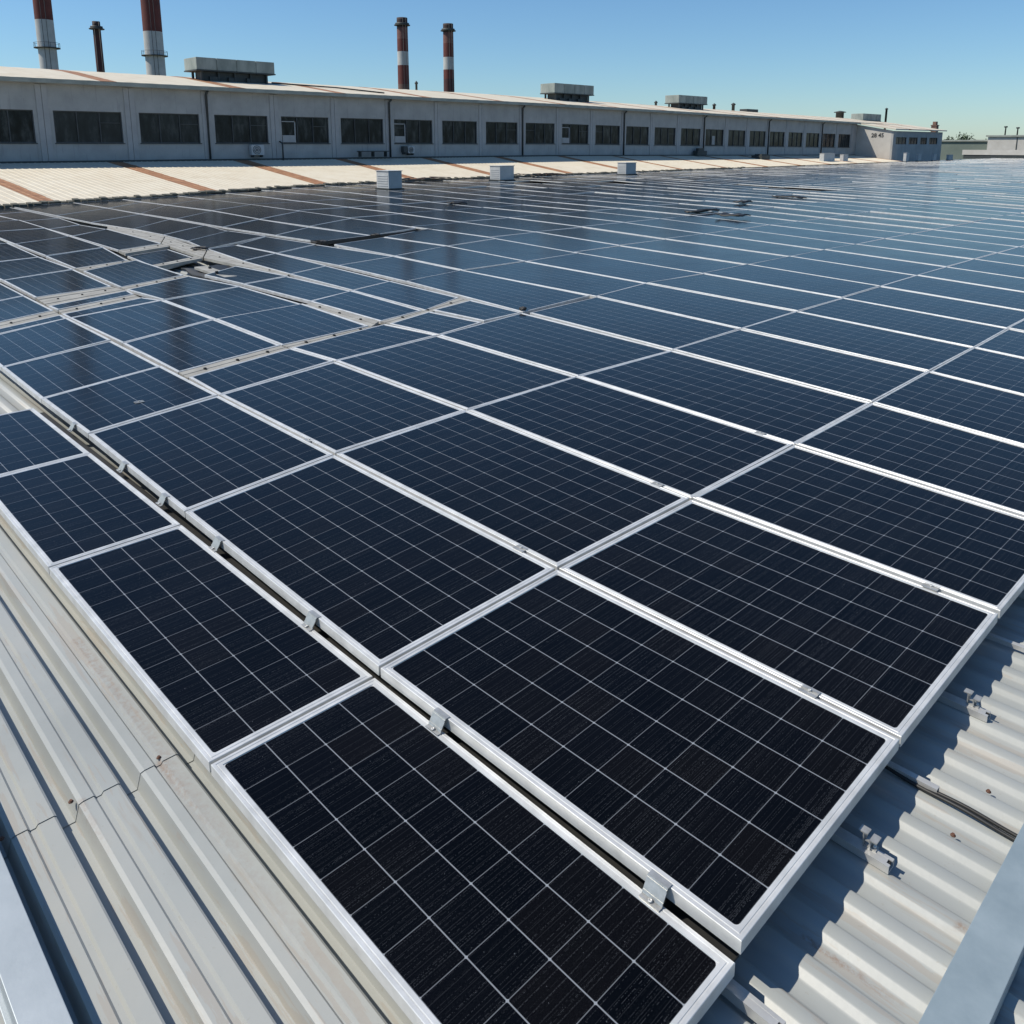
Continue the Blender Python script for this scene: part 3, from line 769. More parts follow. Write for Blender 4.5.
g_ = MB(); g_.box(-7.1, -.86, 1.60, 1.665, -.098, -.088)  # added black strip stands in for the shade down in the gap
tag(g_.build("gap_shade_strip", M['rubber']), "black strip standing in for shade along the long step between lowest strip and big panels", "shade_strip")
def line1(x):   # near edge of the first full row, from the measured corners
    P_ = [(-.84, 1.617), (-2.42, 1.61), (-4.33, 1.641), (-6.05, 1.67), (-7.19, 1.668)]
    for (a, ya), (b, yb) in zip(P_, P_[1:]):
        if x >= b: return ya + (yb - ya) * (x - a) / (b - a)
    return 1.668
def clamp(x, y, label, step=False, s=1.0, rz=0.0):
    c = empty("panel_clamp", (x, y, 0), rz); tag(c, label, "clamp", "clamps holding the panel frames")
    m = MB()
    if step:   # bridges from the lower strip up to the first row
        m.box(-.034, .034, -.034, -.018, -.0438, -.0405); m.box(-.034, .034, .006, .026, .0008, .0042)
        for k, (e, t) in enumerate(((0, .0018), (-.35, .0034), (.35, .0034))):   # slanting web with two pressed ridges
            hw = .0145 if k == 0 else .0022
            c0 = Vector((0, -.006 + e * .024, -.0183 + e * .042)); d = Vector((0, .025, .044)).normalized(); nrm = Vector((0, -.044, .025)).normalized()
            m.obox(c0, (.034, 0, 0), d * (.0253 if k == 0 else .0022), nrm * t)
    else:
        m.box(-.034 * s, .034 * s, -.024 * s, .024 * s, .0008, .0048)
        m.box(-.034 * s, .034 * s, -.005, -.003, .005, .007); m.box(-.034 * s, .034 * s, .003, .005, .005, .007)
    m.build("plate", M['clamp'], c)
    b = MB(); b.lathe((0, -.027 if step else 0, -.0403 if step else .005), [(.007, 0), (.007, .006), (.0035, .0062), (.0035, .002)], 6); b.build("bolt", M['rail'], c)
    return c
STEP = [(-1.09, "large stepped clamp nearest the bottom corner of the biggest panel"),
        (-2.04, "stepped clamp on the long gap, just right of where four near panels meet"),
        (-2.92, "stepped clamp on the long gap, first one left of the four-panel corner"),
        (-3.88, "stepped clamp on the long gap, second one left of the four-panel corner"),
        (-4.62, "stepped clamp on the long gap near the left strip's second joint"),
        (-5.30, "small stepped clamp far up the long gap towards the left edge"),
        (-6.35, "smallest stepped clamp at the left end of the long gap")]
for x, lab in STEP: clamp(x, line1(x) - .006, lab, True)
for x, y, rz, lab in ((-1.18, 2.686, 0, "flat silver clamp on the seam between the first and second big panels, right end"),
                      (-2.72, 2.690, 0, "flat silver clamp on the second seam, just left of its four-panel crossing"),
                      (-4.85, 2.735, -.02, "flat silver clamp on the second seam towards the left"),
                      (-1.14, 3.795, -.02, "flat silver clamp on the third seam near the roof's right edge"),
                      (-2.72, 3.845, -.05, "flat silver clamp on the third seam left of its crossing"),
                      (-2.75, 5.105, -.08, "flat silver clamp on the fourth seam left of its crossing"),
                      (-6.55, 2.21, math.pi / 2, "small pale clip on the cross seam of the second row at left"),
                      (-16.6, 4.15, 0.0, "small white clip standing alone among the far left panels")):
    clamp(x, y, lab, False, 1.0, rz)

# cables on the deck at the right
cb = empty("cable_pair", (-.6, 2.67, -.13)); tag(cb, "pair of black cables coming out from under the panels across the corrugated roof", "cable")
for dy in (0, .016):
    pts = []
    for i in range(41):
        t = i / 40; x = -1.3 + 1.05 * t
        ph = 0
        z = -.125 - .015 + .004 * math.cos(x * 20)
        pts.append((x + .6, 2.69 - .035 * t + dy + .004 * math.sin(7 * t + dy * 90) - 2.67, z + .13 + .004))
    m = MB(); m.tube(pts, .0065, 8); m.build("cable", M['rubber'], cb)

# sheet-metal beams in the foreground
bm_ = MB(); bm_.box(-9, 1.2, -.048, .048, -.075, 0); bm_.box(-9, 1.2, -.060, .048, -.079, -.075)
o = bm_.build("steel_beam", M['bluegrey'], bevel=.003); o.location = (0, .287, -.022)
tag(o, "pale blue-grey metal beam lying on the corrugated roof at the bottom left corner", "beam")
bm_ = MB(); bm_.box(-.061, .061, -1.0, 30, -.012, 0); bm_.box(.057, .061, -1.0, 30, -.045, -.012); bm_.box(-.061, -.057, -1.0, 30, -.045, -.012)
o = bm_.build("roof_edge_capping", M['capping'], bevel=.002); o.location = (-.407, 0, -.102)
tag(o, "broad blue-grey metal capping strip crossing the roof ribs at the bottom right", "capping")

# dark odds and ends lying on the array
def mat_sheet(x, y, lx, ly, label, z=.02, rz=0.0):
    m = MB(); n = 8
    P_ = []
    for i in range(n + 1):
        for j in range(5):
            u = i / n - .5; v = j / 4 - .5
            P_.append((u * lx, v * ly, .05 * math.sin(3.1 * i * .6 + x) * abs(u) + .02 * math.cos(j * 2.0 + i)))
    m.v = P_
    for i in range(n):
        for j in range(4):
            a = i * 5 + j; m.f.append((a, a + 5, a + 6, a + 1)); m.m.append(0); m.sm.append(True)
    o = m.build("rubber_mat", M['rubber']); o.location = (x, y, z + .03); o.rotation_euler = (0, 0, rz)
    s = o.modifiers.new("thickness", 'SOLIDIFY'); s.thickness = .03
    tag(o, label, "mat", "black mats lying on the panels")
mat_sheet(-12.25, 20.4, .8, .55, "largest black mat lying crumpled on the distant panels", .05)
mat_sheet(-13.9, 21.4, .25, 1.5, "long thin black mat left of the crumpled one on the distant panels", .05)
mat_sheet(-15.0, 25.6, .35, .7, "small black mat just beyond the two nearer ones", .05)
mat_sheet(-15.6, 30.0, 1.2, .5, "dark flattened mat on pale roofing among the farthest panels", .03)
mat_sheet(-22.0, 18.6, .4, .6, "short dark mat on the panels in front of the third vent box", .03)
def bundle(x, y, label, r=.22):
    m = MB(); rr = random.Random(int(x * 10))
    for i in range(7):
        a0 = rr.uniform(0, 6.28); pts = []
        for k in range(9):
            a = a0 + k * .7; q = r * rr.uniform(.5, 1.0)
            pts.append((math.cos(a) * q, math.sin(a) * q * .8, .015 + .02 * rr.random()))
        m.tube(pts, .012, 6)
    o = m.build("cable_bundle", M['rubber']); o.location = (x, y, 0)
    tag(o, label, "cables", "tangled black cable bundles")
bundle(-15.1, 9.0, "tangled black cables at the near end of the dark gap in the array")
bundle(-15.4, 10.62, "small knot of black cables halfway along the dark gap", .14)
bundle(-15.75, 6.72, "black cable tangle beside the sunken panel", .2)
bundle(-7.05, 7.0, "small dark cable clump on the wide seam where the fifth and sixth rows meet", .045)
o_ = mat_sheet(-13.0, 5.88, 1.75, .80, "flat black sheet added to darken the opening in front of the sunken panel", -.12, -.12)  # black sheet added over the lit deck so the opening looks dark
t_ = MB(); t_.box(-.075, .075, 0, 3.6, 0, .04); t_.box(-.075, -.06, 0, 3.6, .04, .06); t_.box(.06, .075, 0, 3.6, .04, .06)
o = t_.build("cable_tray", M['rubber']); o.location = (-15.14, 9.0, -.05); o.rotation_euler = (0, 0, .16)
tag(o, "black cable tray filling the long gap between far panels", "tray")
# pale support battens seen in the gaps where panels are missing
def batten(p0, p1, w, label, z=-.035):
    d = Vector((p1[0] - p0[0], p1[1] - p0[1], 0)); L_ = d.length
    m = MB(); m.box(0, L_, -w / 2, w / 2, -.04, 0)
    k = .35
    o = m.build("support_batten", M['batten']); o.location = (p0[0], p0[1], z); o.rotation_euler = (0, 0, math.atan2(d.y, d.x))
    b = 0
    while k < L_:
        n = MB(); n.box(-.02, .02, -.02, .02, 0, .03); c = n.build("black_clip", M['rubber'], o); c.location = (k, w * .2 * (-1) ** b, 0); k += .55; b += 1
    tag(o, label, "batten", "pale battens in the open seams")
M['batten'] = simple("pale_batten", (0.37, 0.365, 0.33), (0.23, 0.22, 0.195), rough=0.7, scale=4)
batten((-13.5, 5.75), (-12.1, 5.62), .20, "cream batten crossing the added black sheet in the opening", .0)
GAPS = [
    (((-7.00, 2.78), (-7.32, 3.98), (-7.50, 3.97), (-7.22, 2.79)), "pale plank in the wide seam through the third row"),
    (((-7.32, 3.98), (-7.59, 5.32), (-7.63, 5.13), (-7.50, 3.97)), "pale plank in the wide seam through the fourth row"),
    (((-7.58, 5.37), (-8.05, 7.03), (-8.27, 7.01), (-7.77, 5.37)), "pale plank in the wide seam through the fifth row"),
    (((-7.61, 5.15), (-7.77, 5.37), (-9.36, 5.42), (-9.32, 5.27)), "cream plank along the gap behind the fourth row"),
    (((-10.77, 2.84), (-11.26, 3.97), (-11.57, 3.98), (-11.08, 2.88)), "narrow plank beside the slim panels of the third row"),
    (((-11.45, 2.87), (-11.96, 4.03), (-12.47, 3.99), (-12.26, 2.93)), "broad plank beyond the slim panels of the third row"),
    (((-10.19, 1.70), (-10.78, 2.84), (-11.11, 2.85), (-10.52, 1.70)), "pale plank left of the slim panel in the second row"),
    (((-11.97, 4.02), (-12.60, 5.19), (-12.76, 5.16), (-12.30, 4.04)), "pale plank dividing the fourth row at left"),
    (((-14.32, 4.16), (-15.05, 5.28), (-15.16, 5.16), (-14.76, 4.17)), "pale plank farther left in the fourth row"),
    (((-14.05, 5.24), (-14.56, 6.26), (-14.85, 6.26), (-14.25, 5.20)), "short plank right of the sunken panel"),
    (((-16.20, 5.47), (-16.78, 6.58), (-17.27, 6.57), (-16.77, 5.54)), "short plank left of the sunken panel"),
    (((-17.36, 6.60), (-18.66, 7.20), (-23.17, 7.45), (-21.22, 6.80)), "far half of the long band of bare planking"),
    (((-14.62, 6.29), (-15.64, 6.82), (-18.66, 7.20), (-17.36, 6.60)), "middle of the long band of bare planking by the cable tangle"),
    (((-11.58, 6.31), (-11.70, 6.41), (-15.64, 6.82), (-14.62, 6.29)), "near end of the long band of bare planking"),
]
for q, lab in GAPS:
    c0 = Vector((sum(p[0] for p in q) / 4, sum(p[1] for p in q) / 4, 0))
    zt = -.010
    m = MB(); ins = .10
    # three boards running along the longer side
    l1 = qlen(q[0], q[1]); l2 = qlen(q[0], q[3]); nb = 2 if min(l1, l2) < .35 else 4
    for i in range(nb):
        a, b = i / nb + .015, (i + 1) / nb - .015
        if l1 > l2: cs = [quad_pt(q, a, .01), quad_pt(q, b, .01), quad_pt(q, b, .99), quad_pt(q, a, .99)]
        else: cs = [quad_pt(q, .01, a), quad_pt(q, .99, a), quad_pt(q, .99, b), quad_pt(q, .01, b)]
        dz = .003 * (i % 2)
        top = [(x - c0.x, y - c0.y, zt + dz) for x, y in cs]; bot = [(x, y, z - .05) for x, y, z in top]
        m.face(top); m.face(bot[::-1])
        for k in range(4): m.face([top[k], bot[k], bot[(k + 1) % 4], top[(k + 1) % 4]])
    o = m.build("support_plank", M['batten']); o.location = c0
    tag(o, lab, "plank", "pale planks in the open seams")
    for k in range(3):
        u, v = (.5, .2 + .3 * k) if l1 > l2 else (.2 + .3 * k, .5)
        x, y = quad_pt(q, u, v); n = MB(); n.box(-.011, .011, -.011, .011, 0, .016); n.box(-.026, .026, -.006, .006, 0, .007)
        c = n.build("black_clip", M['rubber'], o); c.location = (x - c0.x, y - c0.y, zt)
# ------------------------------------------------------------------ pale vent boxes on the array edge
def vent_box(x, y, lx, ly, h, label, z=0.0):
    b = empty("vent_box", (x, y, z)); tag(b, label, "vent box", "pale vent boxes along the array edge")
    m = MB(); m.box(-lx, 0, 0, ly, .06, h); m.build("casing", M['white_box'], b, bevel=.012)
    m = MB(); m.box(-lx - .03, .03, -.03, ly + .03, h + .001, h + .03); m.build("lid", M['white_box'], b)
    m = MB(); m.box(-lx - .05, .08, -.06, ly + .06, -.1, .055); m.build("plinth", M['dark'], b)
    if h > .6 and lx > .6:
        m = MB()
        for i in range(5): m.box(.0015, .016, .08, ly - .08, .16 + i * .11, .20 + i * .11)
        for i in range(5): m.box(-lx + .08, -.08, -.016, -.0015, .16 + i * .11, .20 + i * .11)
        m.build("louvre", M['white_box'], b)
    return b
vent_box(-30.97, 22.16, .95, .74, .83, "nearest and largest pale vent box, left of the other two")
vent_box(-34.4, 32.3, .85, 1.1, .82, "middle one of the three pale vent boxes at the edge of the array")
vent_box(-35.4, 45.0, .75, 1.1, .80, "farthest of the three pale vent boxes before the factory wall")
small = [(-39.3, 103.8, .35, .9, 1.05, "white box before the annexe, leftmost of the four evenly spaced"), (-40.0, 109.6, .3, .9, .9, "white box before the annexe, second of the four evenly spaced"),
         (-39.6, 113.6, .3, 1.0, .85, "white box before the annexe, third of the four evenly spaced"), (-39.8, 119.6, .3, 1.6, .7, "white box before the annexe, rightmost and widest of the four"),
         (-41.3, 86.5, .5, 2.6, 1.1, "large white box at the far end of the cream roof"), (-41.2, 91.0, .4, 1.2, .95, "narrow white box close to the large one at the cream roof's end")]
for x, y, lx, ly, h, lab in small: vent_box(x, y, lx, ly, h, lab)
m = MB(); m.box(-1.2, 0, 0, 1.6, 0, .55); m.box(-1.0, -.2, .3, 1.3, .55, .7)
o = m.build("dark_vent", M['dark'], bevel=.02); o.location = (-43.0, 76.5, .4); tag(o, "small dark box on the far part of the cream roof", "vent")
def debris(x, y, r, label):
    m = MB(); rr = random.Random(int(y * 7))
    for i in range(16):
        a = rr.uniform(-.3, .3); c = (rr.uniform(-r, r) * .5, rr.uniform(-r, r), rr.uniform(.03, .16)); l = rr.uniform(.3, .8)
        m.obox(c, (math.sin(a) * l, math.cos(a) * l, rr.uniform(-.05, .05)), (.05, 0, 0), (0, 0, .02), rr.randint(0, 1))
    o = m.build("timber_pile", [M['dark'], M['brown']]); o.location = (x, y, .02); tag(o, label, "scrap pile", "scrap along the array edge")
debris(-37.6, 29.2, 1.7, "dark scrap timber piled left of the middle vent box")
debris(-37.8, 39.0, 1.6, "dark scrap scattered right of the middle vent box")

# ------------------------------------------------------------------ the long factory building
fac = empty("factory_building", (-46, 40, 1.15))
tag(fac, "long grey factory hall with ribbon of dark windows and cream metal roof", "building")
def FF(p): return (p[0] + 46, p[1] - 40, p[2] - 1.15 + bz(p[1]))
WX = -46.0
Y0, PIT = 14.40, 4.145
WZ0, WZ1, EZ = 2.10, 3.68, 4.98
K0, K1 = -5, 21
W = MB(); yst = Y0 + (K0 - .5) * PIT
def wbox(mb, x0, x1, y0, y1, z0, z1, ny=1): mb.box(x0, x1, y0, y1, z0, z1, 0, ny)
for k in range(K0, K1 + 1):
    c = Y0 + k * PIT; a, b = c - PIT / 2, c + PIT / 2; hw = 1.63
    wbox(W, WX - .3, WX, a, b, -.3, WZ0); wbox(W, WX - .3, WX, a, b, WZ1, EZ)
    wbox(W, WX - .3, WX, a, c - hw, WZ0, WZ1); wbox(W, WX - .3, WX, c + hw, b, WZ0, WZ1)
yend = Y0 + (K1 + .5) * PIT
wbox(W, WX - .3, WX, yend, 104.8, -.3, EZ)
W.build("wall", M['wall'], fac, fn=FF)
tm = MB()
for k in range(K0, K1 + 2):
    y = Y0 + (k - .5) * PIT
    p = MB(); wbox(p, WX + .002, WX + .045, y - .26, y - .012, -.2, EZ - .06); wbox(p, WX + .002, WX + .045, y + .012, y + .26, -.2, EZ - .06)
    p.build("pilaster", M['trim'], fac, fn=FF)
fr = random.Random(3)
for k in range(K0, K1 + 1):
    c = Y0 + k * PIT; hw = 1.63
    f = MB(); t = .05
    wbox(f, WX - .16, WX - .06, c - hw, c + hw, WZ0, WZ0 + t); wbox(f, WX - .16, WX - .06, c - hw, c + hw, WZ1 - t, WZ1)
    for yy in (c - hw, c - hw / 3 - t / 2, c + hw / 3 - t / 2, c + hw - t): wbox(f, WX - .16, WX - .06, yy, yy + t, WZ0 + t, WZ1 - t)
    if fr.random() < .6:
        q = fr.randint(0, 2); ya = c - hw + q * hw * 2 / 3 + .03
        wbox(f, WX - .14, WX - .08, ya + .02, ya + hw * 2 / 3 - .06, 3.1, 3.14)
    wbox(f, WX - .05, WX + .05, c - hw - .05, c + hw + .05, WZ0 - .05, WZ0 - .002)
    wn_ = f.build("window", M['win_frame'] if 'win_frame' in M else M.setdefault('win_frame', simple("dark_window_frame", (0.07, 0.075, 0.075), (0.04, 0.045, 0.045), rough=0.6)), fac, fn=FF)
    p = MB(); wbox(p, WX - .13, WX - .12, c - hw + t, c + hw - t, WZ0 + t, WZ1 - t); p.build("pane", M['pane'], wn_, fn=FF)
    if k in (3, 5, 9):   # white fan unit set in the left light
        v = MB(); ya = c - hw + .06
        wbox(v, WX - .11, WX - .02, ya, ya + .86, WZ0 + .06, WZ0 + .48); wbox(v, WX - .11, WX - .06, ya + .84, ya + .90, WZ0 + .05, WZ1 - .28); wbox(v, WX - .11, WX - .06, ya, ya + .9, WZ1 - .32, WZ1 - .27)
        v.build("window_fan_unit", M['trim'], wn_, fn=FF)
    if k in (14,):
        v = MB(); ya = c - .3; wbox(v, WX - .118, WX - .10, ya, ya + .5, WZ0 + .1, WZ0 + .95); v.build("grey_blind", M['wall'], wn_, fn=FF)
for k in range(-5, K1 + 1, 3):
    y = Y0 + (k + .5) * PIT
    d = MB(); d.tube([(WX + .12, y, .2), (WX + .12, y, EZ - .25), (WX + .35, y, EZ - .05)], .07, 8)
    d.build("downpipe", M['dark'], fac, fn=FF)
# eave and roof
ys = [-22, -6, 10, 30, 50, 70, 90, 104.8, 121.8]
ea = MB(); ea.box(WX - .3, WX + .42, -8, 104.8, EZ, EZ + .05, 0, 8); ea.box(WX + .36, WX + .50, -8, 104.8, EZ - .02, EZ + .17, 0, 8)
ea.build("gutter", M['eave'], fac, fn=FF)
dk = MB(); dk.box(WX + .002, WX + .20, -8, 104.6, 1.0, 1.22, 0, 8); dk.build("base_flashing", M['dark'], fac, fn=FF)
rf = MB()
sec = [(WX + .44, EZ + .19), (WX - 2.6, EZ + .62), (WX - 5.6, EZ + 1.04), (WX - 8, EZ + 1.30), (WX - 9.5, EZ + 1.30), (WX - 20, EZ - .2)]
Yr = []
y = -8.0
while y < 121.7: Yr.append(y); y += .5
for (x, z) in sec:
    for y in Yr:
        rf.v.append((x, y, z + (.010 if int(y / .5 + 100) % 2 else 0)))
n = len(Yr)
for i in range(len(sec) - 1):
    for k in range(n - 1):
        rf.f.append((i * n + k, (i + 1) * n + k, (i + 1) * n + k + 1, i * n + k + 1)); rf.m.append(0); rf.sm.append(False)
ro = rf.build("roof", M['cream'], fac, fn=FF)
so = ro.modifiers.new("thickness", 'SOLIDIFY'); so.thickness = .08; so.offset = -1
gb = MB(); gb.box(WX - 20, WX - .3, 121.2, 121.5, -.5, EZ - .6); gb.box(WX - 20, WX - .31, -8, -7.7, -.5, EZ)
gb.build("end_wall", M['wall'], fac, fn=FF)

# annexe at the far end
an = empty("annexe", (-41.5, 113, .3)); tag(an, "pale end annexe projecting from the factory hall with numbers high on its side", "building")
def FA(p): return (p[0] + 41.5, p[1] - 113, p[2] - .3)
AX = -41.45
a = MB(); a.box(-46.05, AX - .25, 104.82, 105.05, -.2, 4.05)
a.v = [(x, y, z if z < 4 else (4.50 if x < -45 else 3.72)) for x, y, z in a.v]
a.build("side_wall", M['white_wall'], an, fn=FA)
a = MB(); hwz = (2.08, 2.95)
bays = [(105.7, 109.0), (109.8, 112.7), (113.6, 115.9), (116.7, 119.6)]
a.box(AX - .25, AX, 104.82, 121.3, -.2, hwz[0]); a.box(AX - .25, AX, 104.82, 121.3, hwz[1], 3.68)
edges = [104.82] + [v for b in bays for v in b] + [121.3]
for i in range(0, len(edges), 2): a.box(AX - .25, AX, edges[i], edges[i + 1], hwz[0], hwz[1])
a.build("front_wall", M['wall'], an, fn=FA)
for b0, b1 in bays:
    f = MB(); t = .05
    f.box(AX - .12, AX - .05, b0, b1, hwz[0], hwz[0] + t); f.box(AX - .12, AX - .05, b0, b1, hwz[1] - t, hwz[1])
    for j in range(4): yy = b0 + (b1 - b0 - t) * j / 3; f.box(AX - .12, AX - .05, yy, yy + t, hwz[0] + t, hwz[1] - t)
    w2 = f.build("window", M['win_frame'], an, fn=FA)
    p = MB(); p.box(AX - .10, AX - .09, b0 + t, b1 - t, hwz[0] + t, hwz[1] - t); p.build("pane", M['pane'], w2, fn=FA)
r_ = MB()
def rz_(x): return 3.80 + (x - (-41.1)) * (4.62 - 3.80) / (-46.2 + 41.1)
for y in (104.5, 121.8):
    for x in (-41.1, -46.3):
        r_.v.append((x, y, rz_(x))); r_.v.append((x, y, rz_(x) + .14))
r_.f = [(0, 2, 6, 4), (1, 5, 7, 3), (0, 1, 3, 2), (4, 6, 7, 5), (0, 4, 5, 1), (2, 3, 7, 6)]; r_.m = [0] * 6; r_.sm = [False] * 6
r_.build("roof", M['cream'], an, fn=FA)
fc = bpy.data.curves.new("wall_number", 'FONT'); fc.body = "28 45"; fc.size = .68; fc.extrude = .01; fc.offset = .012
to = bpy.data.objects.new("wall_number_curve", fc); col.objects.link(to)
dg = bpy.context.evaluated_depsgraph_get(); dg.update()
tme = bpy.data.meshes.new_from_object(to.evaluated_get(dg)); bpy.data.objects.remove(to)
tme.materials.clear(); tme.materials.append(M['ink'])
tn = link_mesh("wall_number", tme, an); tn.rotation_euler = (math.pi / 2, 0, 0); tn.location = (-44.15 + 41.5, 104.80 - 113, 2.95 - .3)
# pole at the annexe's end
m = MB(); m.box(-.35, .35, -.4, .4, -4, 1.1); m.box(-.22, .22, -.3, .3, 1.1, 1.55); m.box(-.42, .42, -.46, .46, 1.0, 1.1)
o = m.build("chimney_stack", M['brown']); o.location = (-43, 122.6, 3.6); tag(o, "short dark chimney stack at the right end of the annexe roof", "chimney")

# things fixed to or standing by the long wall
def ac(y, z, w, h, label, mat='white_box', fan=True):
    a = empty("air_conditioner", (-45.62, y, z)); tag(a, label, "air conditioner", "air conditioners on the factory wall")
    m = MB(); m.box(-.30, 0, 0, w, 0, h); m.build("casing", M[mat], a, bevel=.02)
    if fan:
        m = MB()
        for r, x in ((.24, .004), (.15, .010), (.06, .016)):
            c0 = Vector((x, w * .42, h * .5))
            m.tube([c0 + Vector((0, math.cos(t * .5236) * r * h / .6, math.sin(t * .5236) * r * h / .6)) for t in range(13)], .018, 6)
        m.build("fan_guard", M['dark'], a)
    m = MB(); m.box(-.35, .02, .1, .14, -.12, -.003); m.box(-.35, .02, w - .14, w - .1, -.12, -.003); m.build("bracket", M['dark'], a)
ac(23.0, 1.42, .80, .60, "white air conditioner with round fan guard under the fourth window")
ac(34.35, 1.45, .52, .46, "small white air conditioner beside a dark box under the seventh window")
ac(33.95, 1.50, .32, .42, "dark narrow unit left of the small white air conditioner", 'dark', False)
m = MB(); m.tube([(0, 0, -.3), (0, 0, .75), (-.3, 0, .85)], .05, 8); o = m.build("wall_pipe", M['dark']); o.location = (-45.62, 25.0, 1.35); tag(o, "short black pipe standing against the factory wall right of the air conditioner", "pipe")
m = MB(); m.box(0, .35, 0, 2.3, .22, .28)
for yy in (.1, 1.1, 2.1): m.box(.02, .32, yy, yy + .06, -.1, .219)
o = m.build("wall_bench", M['dark']); o.location = (-45.75, 30.3, 1.35); tag(o, "low dark bench-like shelf at the foot of the factory wall", "bench")
m = MB(); m.box(0, .5, 0, 1.6, 0, .45); m.box(.1, .4, .3, 1.2, .45, .7); o = m.build("pump_box", M['dark']); o.location = (-45.8, 68.5, 1.0); tag(o, "dark machine box at the wall foot below the distant windows", "box")

# rooftop units
def unit(x, y, lx, ly, z0, z1, zb, label):
    u = empty("rooftop_unit", (x, y, zb)); tag(u, label, "rooftop unit", "rooftop cooling units on the factory ridge")
    m = MB(); ns = 4
    for i in range(ns):
        a = ly * i / ns; b = ly * (i + 1) / ns; m.box(-lx, 0, a + .02, b - .02, z0 - zb, z1 - zb)
    m.box(-lx + .04, -.04, .06, ly - .06, z0 - zb + .03, z1 - zb - .03)
    m.build("casing", M['hvac'], u, bevel=.02)
    m = MB(); m.box(-lx - .03, .03, -.02, ly + .03, z0 - zb - .07, z0 - zb - .002); m.build("tray", M['dark'], u)
    for i in range(5):
        a = .35 + (ly - .9) * i / 4
        m = MB(); m.box(-.30, -.18, a, a + .12, -.15, z0 - zb - .072); m.build("leg", M['dark'], u)
        m = MB(); m.box(-lx + .18, -lx + .30, a, a + .12, -.15, z0 - zb - .072); m.build("leg", M['dark'], u)
    m = MB(); m.box(-lx + .4, -.35, .5, ly - .5, -.1, z0 - zb - .075)
    for i in range(3): m.box(-.34, -.2, .9 + i * 1.2, 1.5 + i * 1.2, -.05, .35)
    m.build("machinery", M['dark'], u)
unit(-50, 22, 1.75, 5.15, 6.46, 7.17, 5.75, "largest weathered rooftop unit, nearest on the roof at left")
unit(-50, 53.4, 1.7, 5.2, 6.42, 7.22, 5.66, "second weathered rooftop unit, halfway along the factory ridge")
unit(-50, 71.8, 1.7, 5.2, 6.2, 6.97, 5.5, "third rooftop unit, between the halfway one and the far end")
unit(-50, 115.5, 1.7, 6.0, 5.35, 6.25, 5.15, "farthest rooftop unit, above the pale annexe")
for x, y, z, h, r, lab in ((-54, 41.6, 6.2, .55, .09, "small pipe on the ridge right of the left thin red and white chimney"), (-54, 73.4, 6.0, .35, .12, "stub pipe left of the third rooftop unit"), (-54, 84.6, 5.9, .55, .15, "first stub pipe right of the third rooftop unit"),
                           (-54, 88.7, 5.9, .75, .18, "taller stub pipe right of the third rooftop unit"), (-54, 117.0, 5.6, .9, .55, "square-looking short vent left of the farthest rooftop unit"), (-54, 133.0, 4.6, 2.8, .16, "thin mast right of the farthest rooftop unit")):
    m = MB(); m.lathe((0, 0, -.5), [(r, 0), (r, h + .5), (r * 1.5, h + .5), (r * 1.5, h + .6), (r * .2, h + .75)], 10)
    o = m.build("vent_pipe", M['dark']); o.location = (x, y, z); tag(o, lab, "vent pipe", "vent pipes on the ridge")
m = MB(); m.box(-.5, .5, 0, 2.6, 0, .35); o = m.build("roof_hatch", M['dark'], bevel=.02); o.location = (-54, 91, 5.9); tag(o, "low dark hatch on the ridge beyond the stub pipes", "hatch")
# cream parapet walk behind the first unit is part of the roof; cables along the ridge
m = MB()
m.tube([(-50.6, 27.2, 5.95), (-50.4, 29, 5.9), (-49, 31, 5.75), (-47, 33.5, 5.42)], .05, 6)
tag(m.build("roof_cable", M['dark']), "dark cable trailing over the roof from the largest rooftop unit", "cable")

# ------------------------------------------------------------------ chimneys
def chimney(x, y, r0, r1, z1, bands, rings, label, group=None, crown=False):
    c = empty("factory_chimney", (x, y, -8)); tag(c, label, "chimney", group)
    prof = []; mis = []; mats = []
    zs = [(-8, None)] 
    def R(z): return r0 + (r1 - r0) * (z + 8) / (z1 + 8)
    cur = -8.0
    prof.append((R(cur), 0))
    for ztop, mat in bands:
        if mat not in mats: mats.append(mat)
        steps = 4
        for i in range(1, steps + 1):
            z = cur + (ztop - cur) * i / steps
            prof.append((R(z), z + 8)); mis.append(mats.index(mat))
        cur = ztop
    prof.append((R(cur) * .8, cur + 8)); mis.append(mis[-1]); prof.append((R(cur) * .8, cur + 7)); mis.append(mis[-1])
    m = MB(); m.lathe((0, 0, 0), prof, 28, mis); m.build("shaft", [M[k] for k in mats], c)
    for z in rings:
        m = MB(); r = R(z)
        m.lathe((0, 0, z + 8), [(r * .98, -.06), (r + .42, -.06), (r + .42, .04), (r * .98, .04)], 24)
        if r0 > .9 and z1 > 25:
            for k in range(14):
                a = 2 * math.pi * k / 14; m.tube([((r + .38) * math.cos(a), (r + .38) * math.sin(a), z + 8), ((r + .38) * math.cos(a), (r + .38) * math.sin(a), z + 8.55)], .02, 5)
            m.tube([((r + .38) * math.cos(t * math.pi / 12), (r + .38) * math.sin(t * math.pi / 12), z + 8.55) for t in range(25)], .02, 5)
        else:
            m.lathe((0, 0, z + 8), [(r * .98, .041), (r + .25, .041), (r + .25, .3), (r * .98, .3)], 20)
        m.build("platform", M['dark'], c)
    a0 = -.3
    m = MB()
    for s in (-.2, .2): m.tube([((R(z) + .15) * math.cos(a0 + s / R(z)), (R(z) + .15) * math.sin(a0 + s / R(z)), z + 8) for z in (-6, z1)], .03, 5)
    m.build("ladder", M['dark'], c)
